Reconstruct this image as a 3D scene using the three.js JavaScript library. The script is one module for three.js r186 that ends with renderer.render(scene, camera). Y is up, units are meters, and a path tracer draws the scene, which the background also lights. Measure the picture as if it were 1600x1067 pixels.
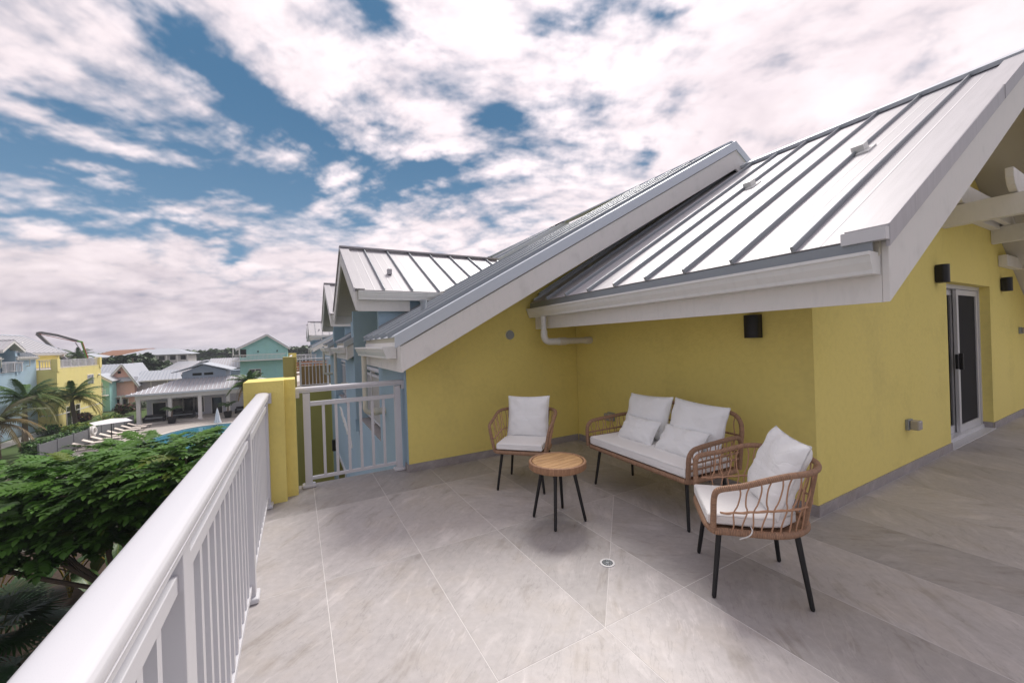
import * as THREE from 'three';
import { RoundedBoxGeometry } from 'three/addons/geometries/RoundedBoxGeometry.js';
import { mergeGeometries, mergeVertices, toCreasedNormals } from 'three/addons/utils/BufferGeometryUtils.js';

// ---------------------------------------------------------------- camera, sky, sun, exposure
const scene = new THREE.Scene();
const camera = new THREE.PerspectiveCamera(82.39, 1024 / 682, 0.05, 1500);
const rad = THREE.MathUtils.degToRad;
camera.rotation.order = 'YXZ';
camera.position.set(0, 1.52, 0);
camera.rotation.set(rad(-0.1116), rad(-28.947), rad(-1.964));
const renderer = new THREE.WebGLRenderer({ antialias: true });
renderer.setSize(1024, 682);
renderer.toneMapping = THREE.LinearToneMapping;
renderer.toneMappingExposure = 1.38;
renderer.shadowMap.enabled = true;
renderer.shadowMap.type = THREE.PCFSoftShadowMap;

const sunDir = new THREE.Vector3(0.39, 0.80, -0.46).normalize();
const sun = new THREE.DirectionalLight(new THREE.Color(1.0, 0.955, 0.90), 2.25);
sun.position.copy(sunDir).multiplyScalar(120);
sun.target.position.set(0, 0, 0);
sun.castShadow = true;
sun.shadow.radius = 34;
sun.shadow.mapSize.set(4096, 4096);
Object.assign(sun.shadow.camera, { left: -70, right: 70, top: 70, bottom: -70, near: 1, far: 320 });
scene.add(sun, sun.target);

// seeded random and periodic gradient noise
function rng(seed) { let a = seed >>> 0; return () => { a = (a + 0x6D2B79F5) | 0; let t = Math.imul(a ^ (a >>> 15), 1 | a); t = (t + Math.imul(t ^ (t >>> 7), 61 | t)) ^ t; return ((t ^ (t >>> 14)) >>> 0) / 4294967296; }; }
const PERM = new Uint8Array(512); { const r = rng(7); const p = [...Array(256).keys()]; for (let i = 255; i > 0; i--) { const j = Math.floor(r() * (i + 1)); [p[i], p[j]] = [p[j], p[i]]; } for (let i = 0; i < 512; i++) PERM[i] = p[i & 255]; }
const GX = new Float32Array(256), GY = new Float32Array(256); for (let i = 0; i < 256; i++) { const a = i / 256 * Math.PI * 2 * 7.13; GX[i] = Math.cos(a); GY[i] = Math.sin(a); }
function noise2(x, y, px = 256, py = 256) {           // gradient noise with periods px, py; about -0.7 to 0.7
  const xf = Math.floor(x), yf = Math.floor(y), fx = x - xf, fy = y - yf;
  const x0 = ((xf % px) + px) % px, y0 = ((yf % py) + py) % py, x1 = (x0 + 1) % px, y1 = (y0 + 1) % py;
  const u = fx * fx * fx * (fx * (fx * 6 - 15) + 10), v = fy * fy * fy * (fy * (fy * 6 - 15) + 10);
  const h = (ix, iy, dx, dy) => { const g = PERM[(PERM[ix & 255] + iy) & 511]; return GX[g] * dx + GY[g] * dy; };
  const a = h(x0, y0, fx, fy), b = h(x1, y0, fx - 1, fy), c = h(x0, y1, fx, fy - 1), d = h(x1, y1, fx - 1, fy - 1);
  return a + u * (b - a) + v * (c - a + u * (a - b - c + d));
}
function fbm(x, y, oct, px = 256, py = 256, gain = 0.5) { let s = 0, a = 1, n = 0; for (let i = 0; i < oct; i++) { s += a * noise2(x, y, px, py); n += a; a *= gain; x *= 2; y *= 2; px *= 2; py *= 2; } return s / n * 1.6; }
function billow(x, y, oct) { let s = 0, a = 1, n = 0; for (let i = 0; i < oct; i++) { s += a * Math.abs(noise2(x, y)) * 1.6; n += a; a *= .56; x *= 2.03; y *= 2.03; } return s / n; }
const clamp = (x, a = 0, b = 1) => Math.min(b, Math.max(a, x));
const sstep = (a, b, x) => { const t = clamp((x - a) / (b - a)); return t * t * (3 - 2 * t); };
const lerp = (a, b, t) => a + (b - a) * t;

// the sky: broken cloud with blue gaps, thicker and greyer low down, brighter towards the veiled sun
{
  const W = 3072, H = 1536, data = new Float32Array(W * H * 4);
  // gaps in the cloud: azimuth from -z towards +x, elevation, half-widths, tilt (degrees), strength
  const gaps = [[-20, 18.3, 9.5, 2.9, -4, .92], [-9, 20.0, 9, 1.9, 3, .68], [3, 21.6, 7, 1.6, 8, .45], [-10, 32.5, 6, 2.0, -28, .52], [-5, 30, 5, 1.9, -18, .55], [12.3, 38.5, 6.5, 2.2, -20, .75], [15, 21.3, 3.6, 1.8, 10, .8], [9, 19, 3.2, 1.4, 6, .7], [20, 23, 2.6, 1.6, -15, .7],
    [29, 29.3, 2.6, 1.5, -12, .8], [48.4, 24, 1.6, 1.3, -30, .75], [41.6, 39, 3.2, 1.6, 12, .8], [52, 38, 2.4, 1.8, 0, .8], [35, 38.8, 2.5, 1.6, 20, .7], [-22, 11.8, 6, 1.3, -3, .75], [-9, 13.2, 5, 1.1, -8, .7], [-4.5, 11.1, 1.6, .8, 0, .7], [-21, 23.2, 6, .9, -7, .45], [-12, 24.3, 5, .8, -8, .4], [3, 25.2, 4, 1.2, -6, .45], [25.8, 28.2, 2, 1.2, -20, .6], [11.8, 27.5, 2.5, 1, 0, .4],
    [-45, 20, 12, 3, 0, .9], [-60, 34, 9, 5, 20, .8], [-90, 16, 14, 3, 0, .9], [-120, 30, 12, 5, -15, .9], [-150, 18, 12, 3, 8, .9], [178, 30, 14, 5, 0, .8], [150, 16, 12, 3, -6, .9], [125, 33, 10, 5, 15, .8], [100, 20, 10, 2.5, 0, .6], [-20, 55, 14, 5, 20, .7], [-100, 55, 16, 6, -20, .7], [140, 60, 16, 6, 0, .7]].map(g => { const t = rad(g[4]); return [g[0], g[1], g[2], g[3], Math.cos(t), Math.sin(t), g[5]]; });
  for (let j = 0; j < H; j++) {
    const el = ((j + .5) / H - .5) * Math.PI, se = Math.sin(el), ce = Math.cos(el), eld = el * 180 / Math.PI;
    for (let i = 0; i < W; i++) {
      const o = (j * W + i) * 4;
      data[o + 3] = 1;
      if (el < -0.02) { data[o] = .26; data[o + 1] = .24; data[o + 2] = .24; continue; }
      const th = ((i + .5) / W - .5) * Math.PI * 2, dx = Math.cos(th) * ce, dz = Math.sin(th) * ce;
      let az = Math.atan2(dx, -dz) * 180 / Math.PI;
      const k = 1 / (Math.max(se, 0) + .20), qx = dx * k, qz = dz * k;
      // turned so that streets of cloud run from far left towards the near right
      const rx = qx * .80 + qz * .60, rz = -qx * .60 + qz * .80;
      const w1 = noise2(rx * 1.1 + 11.3, rz * 1.1 + 4.1) + .5 * noise2(rx * 3.1 + 2.3, rz * 4.1 + 9.4), w2 = noise2(rx * 1.1 + 31.7, rz * 1.1 + 54.1) + .5 * noise2(rx * 3.1 + 21.7, rz * 4.1 + 4.1), puff = billow(az * .16 + 3.3, eld * .30 + 8.1, 5);
      const sx = rx + noise2(rx * 1.1 + 11.3, rz * 1.1 + 4.1) * .18, sz = rz + noise2(rx * 1.1 + 31.7, rz * 1.1 + 54.1) * .18, ga = az + 5.5 * w1, ge = eld + 3.0 * w2 + 1.6 * fbm(rx * 5.1, rz * 7.3, 4);
      const big = fbm(sx * 1.05 + 3.2, sz * 1.75 + 17.3, 3), fine = .72 * fbm(sx * 4.2 + 40.1, sz * 6.4 + 9.7, 7, 256, 256, .66) + 1.2 * (billow(sx * 3.4 + 7.7, sz * 5.0 + 61.3, 6) - .34);
      let gap = 0;
      for (const g of gaps) { let da = ga - g[0]; if (da > 180) da -= 360; if (da < -180) da += 360; da *= ce; const de = ge - g[1]; if (Math.abs(da) > g[2] * 3 || Math.abs(de) > g[2] * 3) continue; const a = (da * g[4] + de * g[5]) / g[2], b = (-da * g[5] + de * g[4]) / g[3]; const e = Math.exp(-(a * a + b * b) * .8); gap += e * g[6] * (g[2] < 4 ? .62 : .86); }
      gap = Math.min(gap, 1.15); { const p = (az - 6) * ce / 34, q = (eld - 24) / 9.5; gap += .40 * Math.exp(-(p * p + q * q)) + .25 * Math.exp(-Math.pow((Math.abs(az) - 110) / 60, 2) - Math.pow((eld - 26) / 12, 2)); }
      const al = az * ce * .955 - eld * .30, ac = eld * .955 + az * ce * .30, streak = fbm(al * .045 + 3.7, ac * .21 + 1.9, 6, 256, 256, .58) * sstep(5, 12, eld);
      const cover = .66 + .16 * big + (.54 + .60 * gap) * fine + (.34 + .62 * gap) * streak - .92 * gap + .24 * Math.exp(-Math.pow((az - 68) / 26, 2)) + .30 * Math.exp(-Math.pow(eld / 7, 2));
      const dens = sstep(-.12, .70, cover);
      const cosSun = dx * sunDir.x + se * sunDir.y + dz * sunDir.z, near = Math.exp(-(1 - cosSun) * 6);
      // blue
      const hb = sstep(0, 32, eld);
      const br = lerp(.17, .066, hb), bg = lerp(.28, .150, hb), bb = lerp(.41, .265, hb);
      // cloud: lit edges, greyer thick middles
      const lump = .7 * fbm(sx * 1.9 + 71.3, sz * 2.6 + 23.9, 6, 256, 256, .55) + .9 * (.33 - billow(sx * 2.6 + 17.7, sz * 3.6 + 31.3, 6)), roll = fbm(az * .10 + 5.5, eld * .34 + 2.2, 4);
      const lowBand = Math.exp(-Math.pow((eld - 4.0) / 5.5, 2));
      let shade = clamp(.14 + .95 * lump + .22 * sstep(.7, 1.3, cover), 0, 1) * (.75 + .25 * near) + lowBand * clamp(.50 + .70 * roll - 1.1 * (puff - .33), 0, 1) * .72;
      shade = clamp(shade - .16 * fine, 0, 1);
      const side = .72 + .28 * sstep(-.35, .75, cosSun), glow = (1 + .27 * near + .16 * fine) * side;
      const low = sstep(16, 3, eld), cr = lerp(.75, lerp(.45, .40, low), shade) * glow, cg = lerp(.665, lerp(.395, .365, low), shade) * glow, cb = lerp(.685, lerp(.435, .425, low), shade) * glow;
      const haze = Math.exp(-Math.max(eld, 0) / 1.8) * .6;
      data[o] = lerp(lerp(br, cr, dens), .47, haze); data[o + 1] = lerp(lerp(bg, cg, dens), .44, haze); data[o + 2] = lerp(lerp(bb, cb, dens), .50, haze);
    }
  }
  const sky = new THREE.DataTexture(data, W, H, THREE.RGBAFormat, THREE.FloatType);
  sky.mapping = THREE.EquirectangularReflectionMapping; sky.magFilter = THREE.LinearFilter; sky.minFilter = THREE.LinearFilter; sky.wrapS = THREE.RepeatWrapping; sky.needsUpdate = true;
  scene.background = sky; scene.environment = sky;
}
scene.fog = new THREE.FogExp2(new THREE.Color(.62, .66, .72), 0.0006);

// ---------------------------------------------------------------- object helpers
const used = new Map(), offset = new WeakMap();
function numbered(name) { const n = used.get(name) || 0; used.set(name, n + 1); return n ? `${name}_${String(n).padStart(3, '0')}` : name; }
function tag(o, label, category, group, kind) { o.userData.label = label; if (category) o.userData.category = category; if (group) o.userData.group = group; if (kind) o.userData.kind = kind; return o; }
function thing(name, label, category, [x, y, z] = [0, 0, 0], turn = 0, group) {       // children are given in the thing's own axes
  const o = new THREE.Group(); o.name = numbered(name); scene.add(o); o.position.set(x, y, z); o.rotation.y = turn; return tag(o, label, category, group);
}
function mesh(name, geo, mat, parent = scene) {
  const m = new THREE.Mesh(Array.isArray(geo) ? join(geo) : geo, mat); m.name = parent === scene ? numbered(name) : name; m.castShadow = m.receiveShadow = true; parent.add(m); return m;
}
const GROUNDS = { ground: 'wide green brown ground reaching to the horizon', pool_deck: 'pale stone deck around the swimming pool', pool_water: 'blue water of the swimming pool beyond the tree', lawn: 'green lawn strip between the fence and the houses across', path: 'pale walkway along the blue house across the pool', garden_soil: 'dark bare garden soil below the railing', grass: 'thin grass at the edge of the bare soil' };
function structure(name, geo, mat, label) { const m = mesh(name, geo, mat); m.userData.kind = 'structure'; m.userData.label = label || GROUNDS[name]; m.userData.category = name.replace('_', ' '); return m; }
function copy(src, name, label, pos, turn, mirror) { const c = src.clone(); c.name = numbered(name); c.userData = { ...src.userData, label }; if (pos) c.position.set(...pos); if (turn !== undefined) c.rotation.y = turn; if (mirror) c.scale.x = -1; scene.add(c); return c; }
function join(list) { const l = list.map(g => { g = g.index ? g.toNonIndexed() : g; for (const k of Object.keys(g.attributes)) if (!['position', 'normal', 'uv'].includes(k)) g.deleteAttribute(k); g.morphAttributes = {}; return g; }); return l.length === 1 ? l[0] : mergeGeometries(l); }
// uv in metres by the dominant axis of each face
function metreUV(g, s = 1, ox = 0, oy = 0) {
  if (g.index) g = g.toNonIndexed(); if (!g.attributes.normal) g.computeVertexNormals();
  const p = g.attributes.position, uv = new Float32Array(p.count * 2), a = new THREE.Vector3(), b = new THREE.Vector3(), c = new THREE.Vector3();
  for (let i = 0; i < p.count; i += 3) {
    a.fromBufferAttribute(p, i); b.fromBufferAttribute(p, i + 1); c.fromBufferAttribute(p, i + 2);
    const n = b.clone().sub(a).cross(c.clone().sub(a)), ax = Math.abs(n.x), ay = Math.abs(n.y), az = Math.abs(n.z);
    [a, b, c].forEach((v, k) => { const [u, w] = ax > ay && ax > az ? [v.z, v.y] : ay > az ? [v.x, v.z] : [v.x, v.y]; uv[(i + k) * 2] = u * s + ox; uv[(i + k) * 2 + 1] = w * s + oy; });
  }
  g.setAttribute('uv', new THREE.BufferAttribute(uv, 2)); return g;
}
function box(x0, x1, y0, y1, z0, z1) { const g = new THREE.BoxGeometry(Math.abs(x1 - x0), Math.abs(y1 - y0), Math.abs(z1 - z0)); g.translate((x0 + x1) / 2, (y0 + y1) / 2, (z0 + z1) / 2); return metreUV(g); }
function rbox(x0, x1, y0, y1, z0, z1, r = .006, seg = 2) { const g = new RoundedBoxGeometry(Math.abs(x1 - x0), Math.abs(y1 - y0), Math.abs(z1 - z0), seg, r); g.translate((x0 + x1) / 2, (y0 + y1) / 2, (z0 + z1) / 2); return metreUV(g); }
function poly(pts, holes = []) { const s = new THREE.Shape(pts.map(p => new THREE.Vector2(...p))); for (const h of holes) s.holes.push(new THREE.Path(h.map(p => new THREE.Vector2(...p)))); return s; }
function ext(shape, d, bevel = 0) { return new THREE.ExtrudeGeometry(shape, { depth: d - 2 * bevel, bevelEnabled: bevel > 0, bevelSize: bevel, bevelThickness: bevel, bevelOffset: -bevel, bevelSegments: 1, curveSegments: 12 }).translate(0, 0, bevel); }
function exXY(pts, z0, z1, holes, bevel) { return metreUV(ext(poly(pts, holes), z1 - z0, bevel).translate(0, 0, z0)); }                                   // [x, y] outline
function exZY(pts, x0, x1, holes, bevel) { return metreUV(ext(poly(pts.map(([z, y]) => [-z, y]), (holes || []).map(h => h.map(([z, y]) => [-z, y]))), x1 - x0, bevel).rotateY(Math.PI / 2).translate(x0, 0, 0)); } // [z, y] outline
function exXZ(pts, y0, y1, holes, bevel) { return metreUV(ext(poly(pts.map(([x, z]) => [x, -z]), (holes || []).map(h => h.map(([x, z]) => [x, -z]))), y1 - y0, bevel).rotateX(-Math.PI / 2).translate(0, y0, 0)); } // [x, z] outline
function slab(p, t) {                                                                       // convex outline p (3-D points), t thick against its normal
  const v = p.map(q => new THREE.Vector3(...q)), n = new THREE.Vector3(); for (let i = 1; i + 1 < v.length; i++) n.add(v[i].clone().sub(v[0]).cross(v[i + 1].clone().sub(v[0]))); n.normalize();
  const lo = v.map(q => q.clone().addScaledVector(n, -t)), pos = [], tri = (a, b, c) => pos.push(...a.toArray(), ...b.toArray(), ...c.toArray());
  for (let i = 1; i + 1 < v.length; i++) { tri(v[0], v[i], v[i + 1]); tri(lo[0], lo[i + 1], lo[i]); }
  for (let i = 0; i < v.length; i++) { const j = (i + 1) % v.length; tri(v[i], lo[i], lo[j]); tri(v[i], lo[j], v[j]); }
  const g = new THREE.BufferGeometry(); g.setAttribute('position', new THREE.Float32BufferAttribute(pos, 3)); g.computeVertexNormals(); return metreUV(g);
}
function bar(a, b, w, h, up = [0, 1, 0]) {                                                  // a straight bar of w by h from a to b
  const A = new THREE.Vector3(...a), B = new THREE.Vector3(...b), d = B.clone().sub(A), L = d.length(); const z = d.normalize(), x = new THREE.Vector3(...up).cross(z); if (x.lengthSq() < 1e-6) x.set(1, 0, 0); x.normalize(); const y = z.clone().cross(x);
  const g = metreUV(new THREE.BoxGeometry(w, h, L)); g.applyMatrix4(new THREE.Matrix4().makeBasis(x, y, z).setPosition(A.add(B).multiplyScalar(.5))); return g;
}
function rod(a, b, r0, r1 = r0, seg = 10) { const A = new THREE.Vector3(...a), B = new THREE.Vector3(...b), d = B.clone().sub(A), L = d.length(); const g = new THREE.CylinderGeometry(r1, r0, L, seg); g.applyQuaternion(new THREE.Quaternion().setFromUnitVectors(new THREE.Vector3(0, 1, 0), d.normalize())); const m = A.add(B).multiplyScalar(.5); g.translate(m.x, m.y, m.z); return g; }
function tube(pts, r, seg = 40, rs = 8, closed = false) { return new THREE.TubeGeometry(new THREE.CatmullRomCurve3(pts.map(p => new THREE.Vector3(...p)), closed, 'catmullrom', .5), seg, r, rs, closed); }
const V = (x, y, z) => new THREE.Vector3(x, y, z);

// ---------------------------------------------------------------- textures and materials
const lin = (r, g, b) => new THREE.Color().setRGB(r, g, b);
function tex(w, h, f, srgb, rx = 1, ry = 1) {            // f(u, v) gives [r, g, b] in 0..1 (or one value)
  const d = new Uint8Array(w * h * 4);
  for (let j = 0; j < h; j++) for (let i = 0; i < w; i++) { const c = f(i / w, j / h), o = (j * w + i) * 4; if (typeof c === 'number') d[o] = d[o + 1] = d[o + 2] = clamp(c) * 255; else { d[o] = clamp(c[0]) * 255; d[o + 1] = clamp(c[1]) * 255; d[o + 2] = clamp(c[2]) * 255; } d[o + 3] = 255; }
  const t = new THREE.DataTexture(d, w, h); t.wrapS = t.wrapT = THREE.RepeatWrapping; t.magFilter = THREE.LinearFilter; t.minFilter = THREE.LinearMipmapLinearFilter; t.generateMipmaps = true; if (srgb) t.colorSpace = THREE.SRGBColorSpace; t.repeat.set(rx, ry); t.needsUpdate = true; return t;
}
const toS = x => x <= .0031308 ? x * 12.92 : 1.055 * Math.pow(x, 1 / 2.4) - .055;
const std = o => new THREE.MeshStandardMaterial({ roughness: .7, side: THREE.DoubleSide, ...o });
const bumpStucco = tex(512, 512, (u, v) => .5 + .35 * fbm(u * 48, v * 48, 3, 48, 48) + .18 * fbm(u * 8, v * 8, 2, 8, 8), false, .8, .8);
const mottle = tex(512, 512, (u, v) => { const s = 1 - .06 * Math.max(0, fbm(u * 5, v * 5, 5, 5, 5)) + .02 * fbm(u * 60, v * 60, 2, 60, 60); return [s, s, s * (1 - .03 * fbm(u * 3, v * 3, 3, 3, 3))]; }, true, .31, .31);
function stucco(r, g, b) { return std({ color: lin(r, g, b), roughness: .88, map: mottle, bumpMap: bumpStucco, bumpScale: .0035 }); }
const M = {};
M.yellow = stucco(.83, .70, .22); M.yellowLit = stucco(.84, .73, .29); M.yellowDeep = stucco(.56, .47, .16);  // yellowLit: the same yellow, lightened to put extra daylight on the far block
M.blue = stucco(.38, .52, .62); M.teal = stucco(.36, .66, .62); M.pink = stucco(.92, .56, .48); M.lilac = stucco(.45, .42, .46); M.greyBlue = stucco(.36, .44, .52);
const dirt = tex(512, 512, (u, v) => { const s = 1 - .045 * sstep(.1, .7, fbm(u * 6, v * 6, 5, 6, 6)) - .015 * sstep(.1, .5, fbm(u * 40, v * 12, 3, 40, 12)); return [s, s * .995, s * .975]; }, true, .6, .6);
M.white = std({ color: lin(.80, .79, .79), roughness: .55, map: dirt });
M.gutter = std({ color: lin(.78, .79, .80), roughness: .35, map: dirt });
M.rail = std({ color: lin(.64, .64, .67), roughness: .38 });
M.soffit = std({ color: lin(.60, .57, .48), roughness: .9 });
const panelBump = tex(256, 64, (u, v) => { const l = x => Math.exp(-Math.pow((u - x) / .012, 2)); return .4 + .5 * (l(.33) + l(.66)) + .03 * noise2(u * 24, v * 3, 24, 3); });
const panelTone = tex(256, 512, (u, v) => { const s = .97 + .03 * fbm(u * 14, v * 3, 3, 14, 3) - .05 * Math.max(0, fbm(u * 40, v * 2, 3, 40, 2)); return [s, s * .995, s]; }, true, 1, 1);
M.panel = std({ color: lin(.52, .51, .525), roughness: .48, metalness: .04, map: panelTone, bumpMap: panelBump, bumpScale: .004 });
M.seam = std({ color: lin(.31, .34, .365), roughness: .36, metalness: .25 });
M.trimMetal = std({ color: lin(.60, .65, .70), roughness: .36, metalness: .4 });
M.greyRoof = std({ color: lin(.52, .55, .59), roughness: .42, metalness: .3 });
M.greyRoofSeam = std({ color: lin(.36, .40, .46), roughness: .45, metalness: .3 });
M.dark = std({ color: lin(.012, .012, .014), roughness: .5 });
M.black = std({ color: lin(.014, .014, .015), roughness: .42, metalness: .2 });
M.glass = new THREE.MeshPhysicalMaterial({ color: lin(.012, .014, .016), roughness: .06, metalness: 0, ior: 1.5, side: THREE.DoubleSide });
M.screen = std({ color: lin(.010, .010, .012), roughness: .9 });
M.alu = std({ color: lin(.66, .66, .67), roughness: .4, metalness: .2 });
M.pvc = std({ color: lin(.70, .67, .60), roughness: .5, map: dirt });
// stone-look porcelain: long diagonal veins over a mottled ground; u, v in metres over 2.56 m
function stone(seed) {
  return tex(2048, 2048, (u, v) => {
    const P = 16, x = u * P, y = v * P, s = seed * 13.7;
    const wx = fbm(x * .25 + s, y * .25, 2, 4, 4) * .5, wy = fbm(x * .25 + 7.1, y * .25 + s, 2, 4, 4) * .42;
    const a = (x + y) * .5 + wx, b = (x - y) * 1.0 + wy * 1.6;         // veins along (1, 1)
    const band = fbm(a * .5 + s, b * 1.0, 5, 8, 32, .55), cloud = fbm(x * .5 + 3.1 + s, y * .5 + 1.7, 6, 8, 8, .58), grain = noise2(u * 620, v * 620, 620, 620), fineN = fbm(u * 60, v * 60, 4, 60, 60, .6);
    const light = sstep(.10, .60, band), dark = sstep(.12, .65, -band), warm = sstep(-.15, .6, cloud);
    const msk = sstep(-.1, .4, fbm(x * .5 + 8.3, y * .5 + s, 3, 8, 8)), line = k => Math.exp(-Math.pow(k / .022, 2));
    const crisp = line(fbm(a * .25 + 5.2 + s, b * .75 + 1.1, 5, 4, 24, .55)) * msk, crisp2 = line(fbm(a * .5 + 1.2 + s, b * 1.5 + 4.1, 5, 8, 48, .55)) * (1 - msk);
    const k = .435 + .085 * light - .105 * dark - .06 * warm + .075 * cloud + .032 * grain + .05 * fineN + .07 * crisp - .065 * crisp2;
    const t = clamp(.5 * warm + .5 * dark);
    return [toS(k * lerp(1.02, 1.06, t)), toS(k * lerp(.96, .95, t)), toS(k * lerp(.945, .855, t))];
  }, true, 1 / 2.56, 1 / 2.56);
}
const stoneA = stone(1), stoneB = stone(4);
const stoneBump = tex(512, 512, (u, v) => .5 + .4 * fbm(u * 14, v * 14, 5, 14, 14), false, 1 / .9, 1 / .9);
M.tiles = [[stoneA, 1.02], [stoneB, .95], [stoneA, .86], [stoneB, 1.08]].map(([m, k]) => std({ color: lin(k, k, k), map: m, roughness: .52, bumpMap: stoneBump, bumpScale: .0016 }));
M.skirt = std({ color: lin(.80, .78, .79), map: stoneB, roughness: .55 });
M.grout = std({ color: lin(.70, .68, .66), roughness: .95 });
M.concrete = std({ color: lin(.62, .58, .54), roughness: .9, map: mottle });
// ---------------------------------------------------------------- builders for the houses of the row
function rebase(g, [x, y, z]) { const seen = new Set(); g.traverse(o => { if (o.geometry && !seen.has(o.geometry)) { seen.add(o.geometry); o.geometry.translate(-x, -y, -z); } }); g.position.set(x, y, z); return g; }
const sub3 = (a, b) => [a[0] - b[0], a[1] - b[1], a[2] - b[2]];
// standing-seam cover: o is the corner at the eave, u runs along the eave, v up the slope (unit vectors)
function seamRoof(parent, o, u, v, breaks, vlow, vhigh, mats = [M.panel, M.seam], seams = true, rib = [.020, .030]) {
  const U = V(...u), W = V(...v), N = U.clone().cross(W); if (N.y < 0) N.negate();
  const P = (a, b, h = 0) => V(...o).addScaledVector(U, a).addScaledVector(W, b).addScaledVector(N, h).toArray();
  for (let i = 0; i + 1 < breaks.length; i++) {
    const a = breaks[i], b = breaks[i + 1];
    let q = [P(a, vlow(a), .010), P(b, vlow(b), .010), P(b, vhigh(b), .010), P(a, vhigh(a), .010)]; if (V(...q[1]).sub(V(...q[0])).cross(V(...q[3]).sub(V(...q[0]))).dot(N) < 0) q.reverse();
    const g = slab(q, .006), p = g.attributes.position, uv = g.attributes.uv, O = V(...o);
    for (let k = 0; k < p.count; k++) { const d = V(p.getX(k), p.getY(k), p.getZ(k)).sub(O); uv.setXY(k, (d.dot(U) - a) / (b - a), d.dot(W) / 2 + i * .37); }
    mesh('roof_panel', g, mats[0], parent);
  }
  if (seams) for (let i = 1; i + 1 < breaks.length; i++) { const a = breaks[i]; if (vhigh(a) - vlow(a) > .05) mesh('seam', [bar(P(a, vlow(a) - .012, .010 + rib[1] / 2), P(a, vhigh(a), .010 + rib[1] / 2), rib[0], rib[1], N.toArray()), rod(P(a, vlow(a) - .013, .010 + rib[1]), P(a, vhigh(a), .010 + rib[1]), rib[0] * .56, rib[0] * .56, 8)], mats[1], parent); }
}
const GUT = [[-.145, 0], [-.147, -.02], [-.136, -.024], [-.127, -.06], [-.104, -.102], [-.102, -.125], [0, -.125], [0, 0], [-.005, 0], [-.005, -.120], [-.097, -.120], [-.121, -.056], [-.130, -.016], [-.131, 0]];
const gutterX = (x, y, z0, z1) => [exXY(GUT.map(([a, b]) => [x + a, y + b]), z0, z1), exXY(GUT.slice(0, 8).map(([a, b]) => [x + a, y + b]), z1, z1 + .006), exXY(GUT.slice(0, 8).map(([a, b]) => [x + a, y + b]), z0 - .006, z0)];
const gutterZ = (z, y, x0, x1) => [exZY(GUT.map(([a, b]) => [z - a, y + b]), x0, x1), exZY(GUT.slice(0, 8).map(([a, b]) => [z - a, y + b]), x0 - .006, x0), exZY(GUT.slice(0, 8).map(([a, b]) => [z - a, y + b]), x1, x1 + .006)];
function skirting(parent, a, b, h = .09, t = .012) {        // tiles about 0.63 m long from a to b, standing on the floor
  const A = V(...a), B = V(...b), L = A.distanceTo(B), d = B.clone().sub(A).normalize(), n = Math.max(1, Math.round(L / .63));
  for (let i = 0; i < n; i++) { const p = A.clone().addScaledVector(d, i * L / n + .0012), q = A.clone().addScaledVector(d, (i + 1) * L / n - .0012), g = bar([p.x, p.y + h / 2 + .001, p.z], [q.x, q.y + h / 2 + .001, q.z], t, h); const uv = g.attributes.uv; for (let k = 0; k < uv.count; k++) uv.setXY(k, uv.getX(k) + i * .71, uv.getY(k) + i * .43); mesh('skirting_tile', g, M.skirt, parent); }
}
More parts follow.
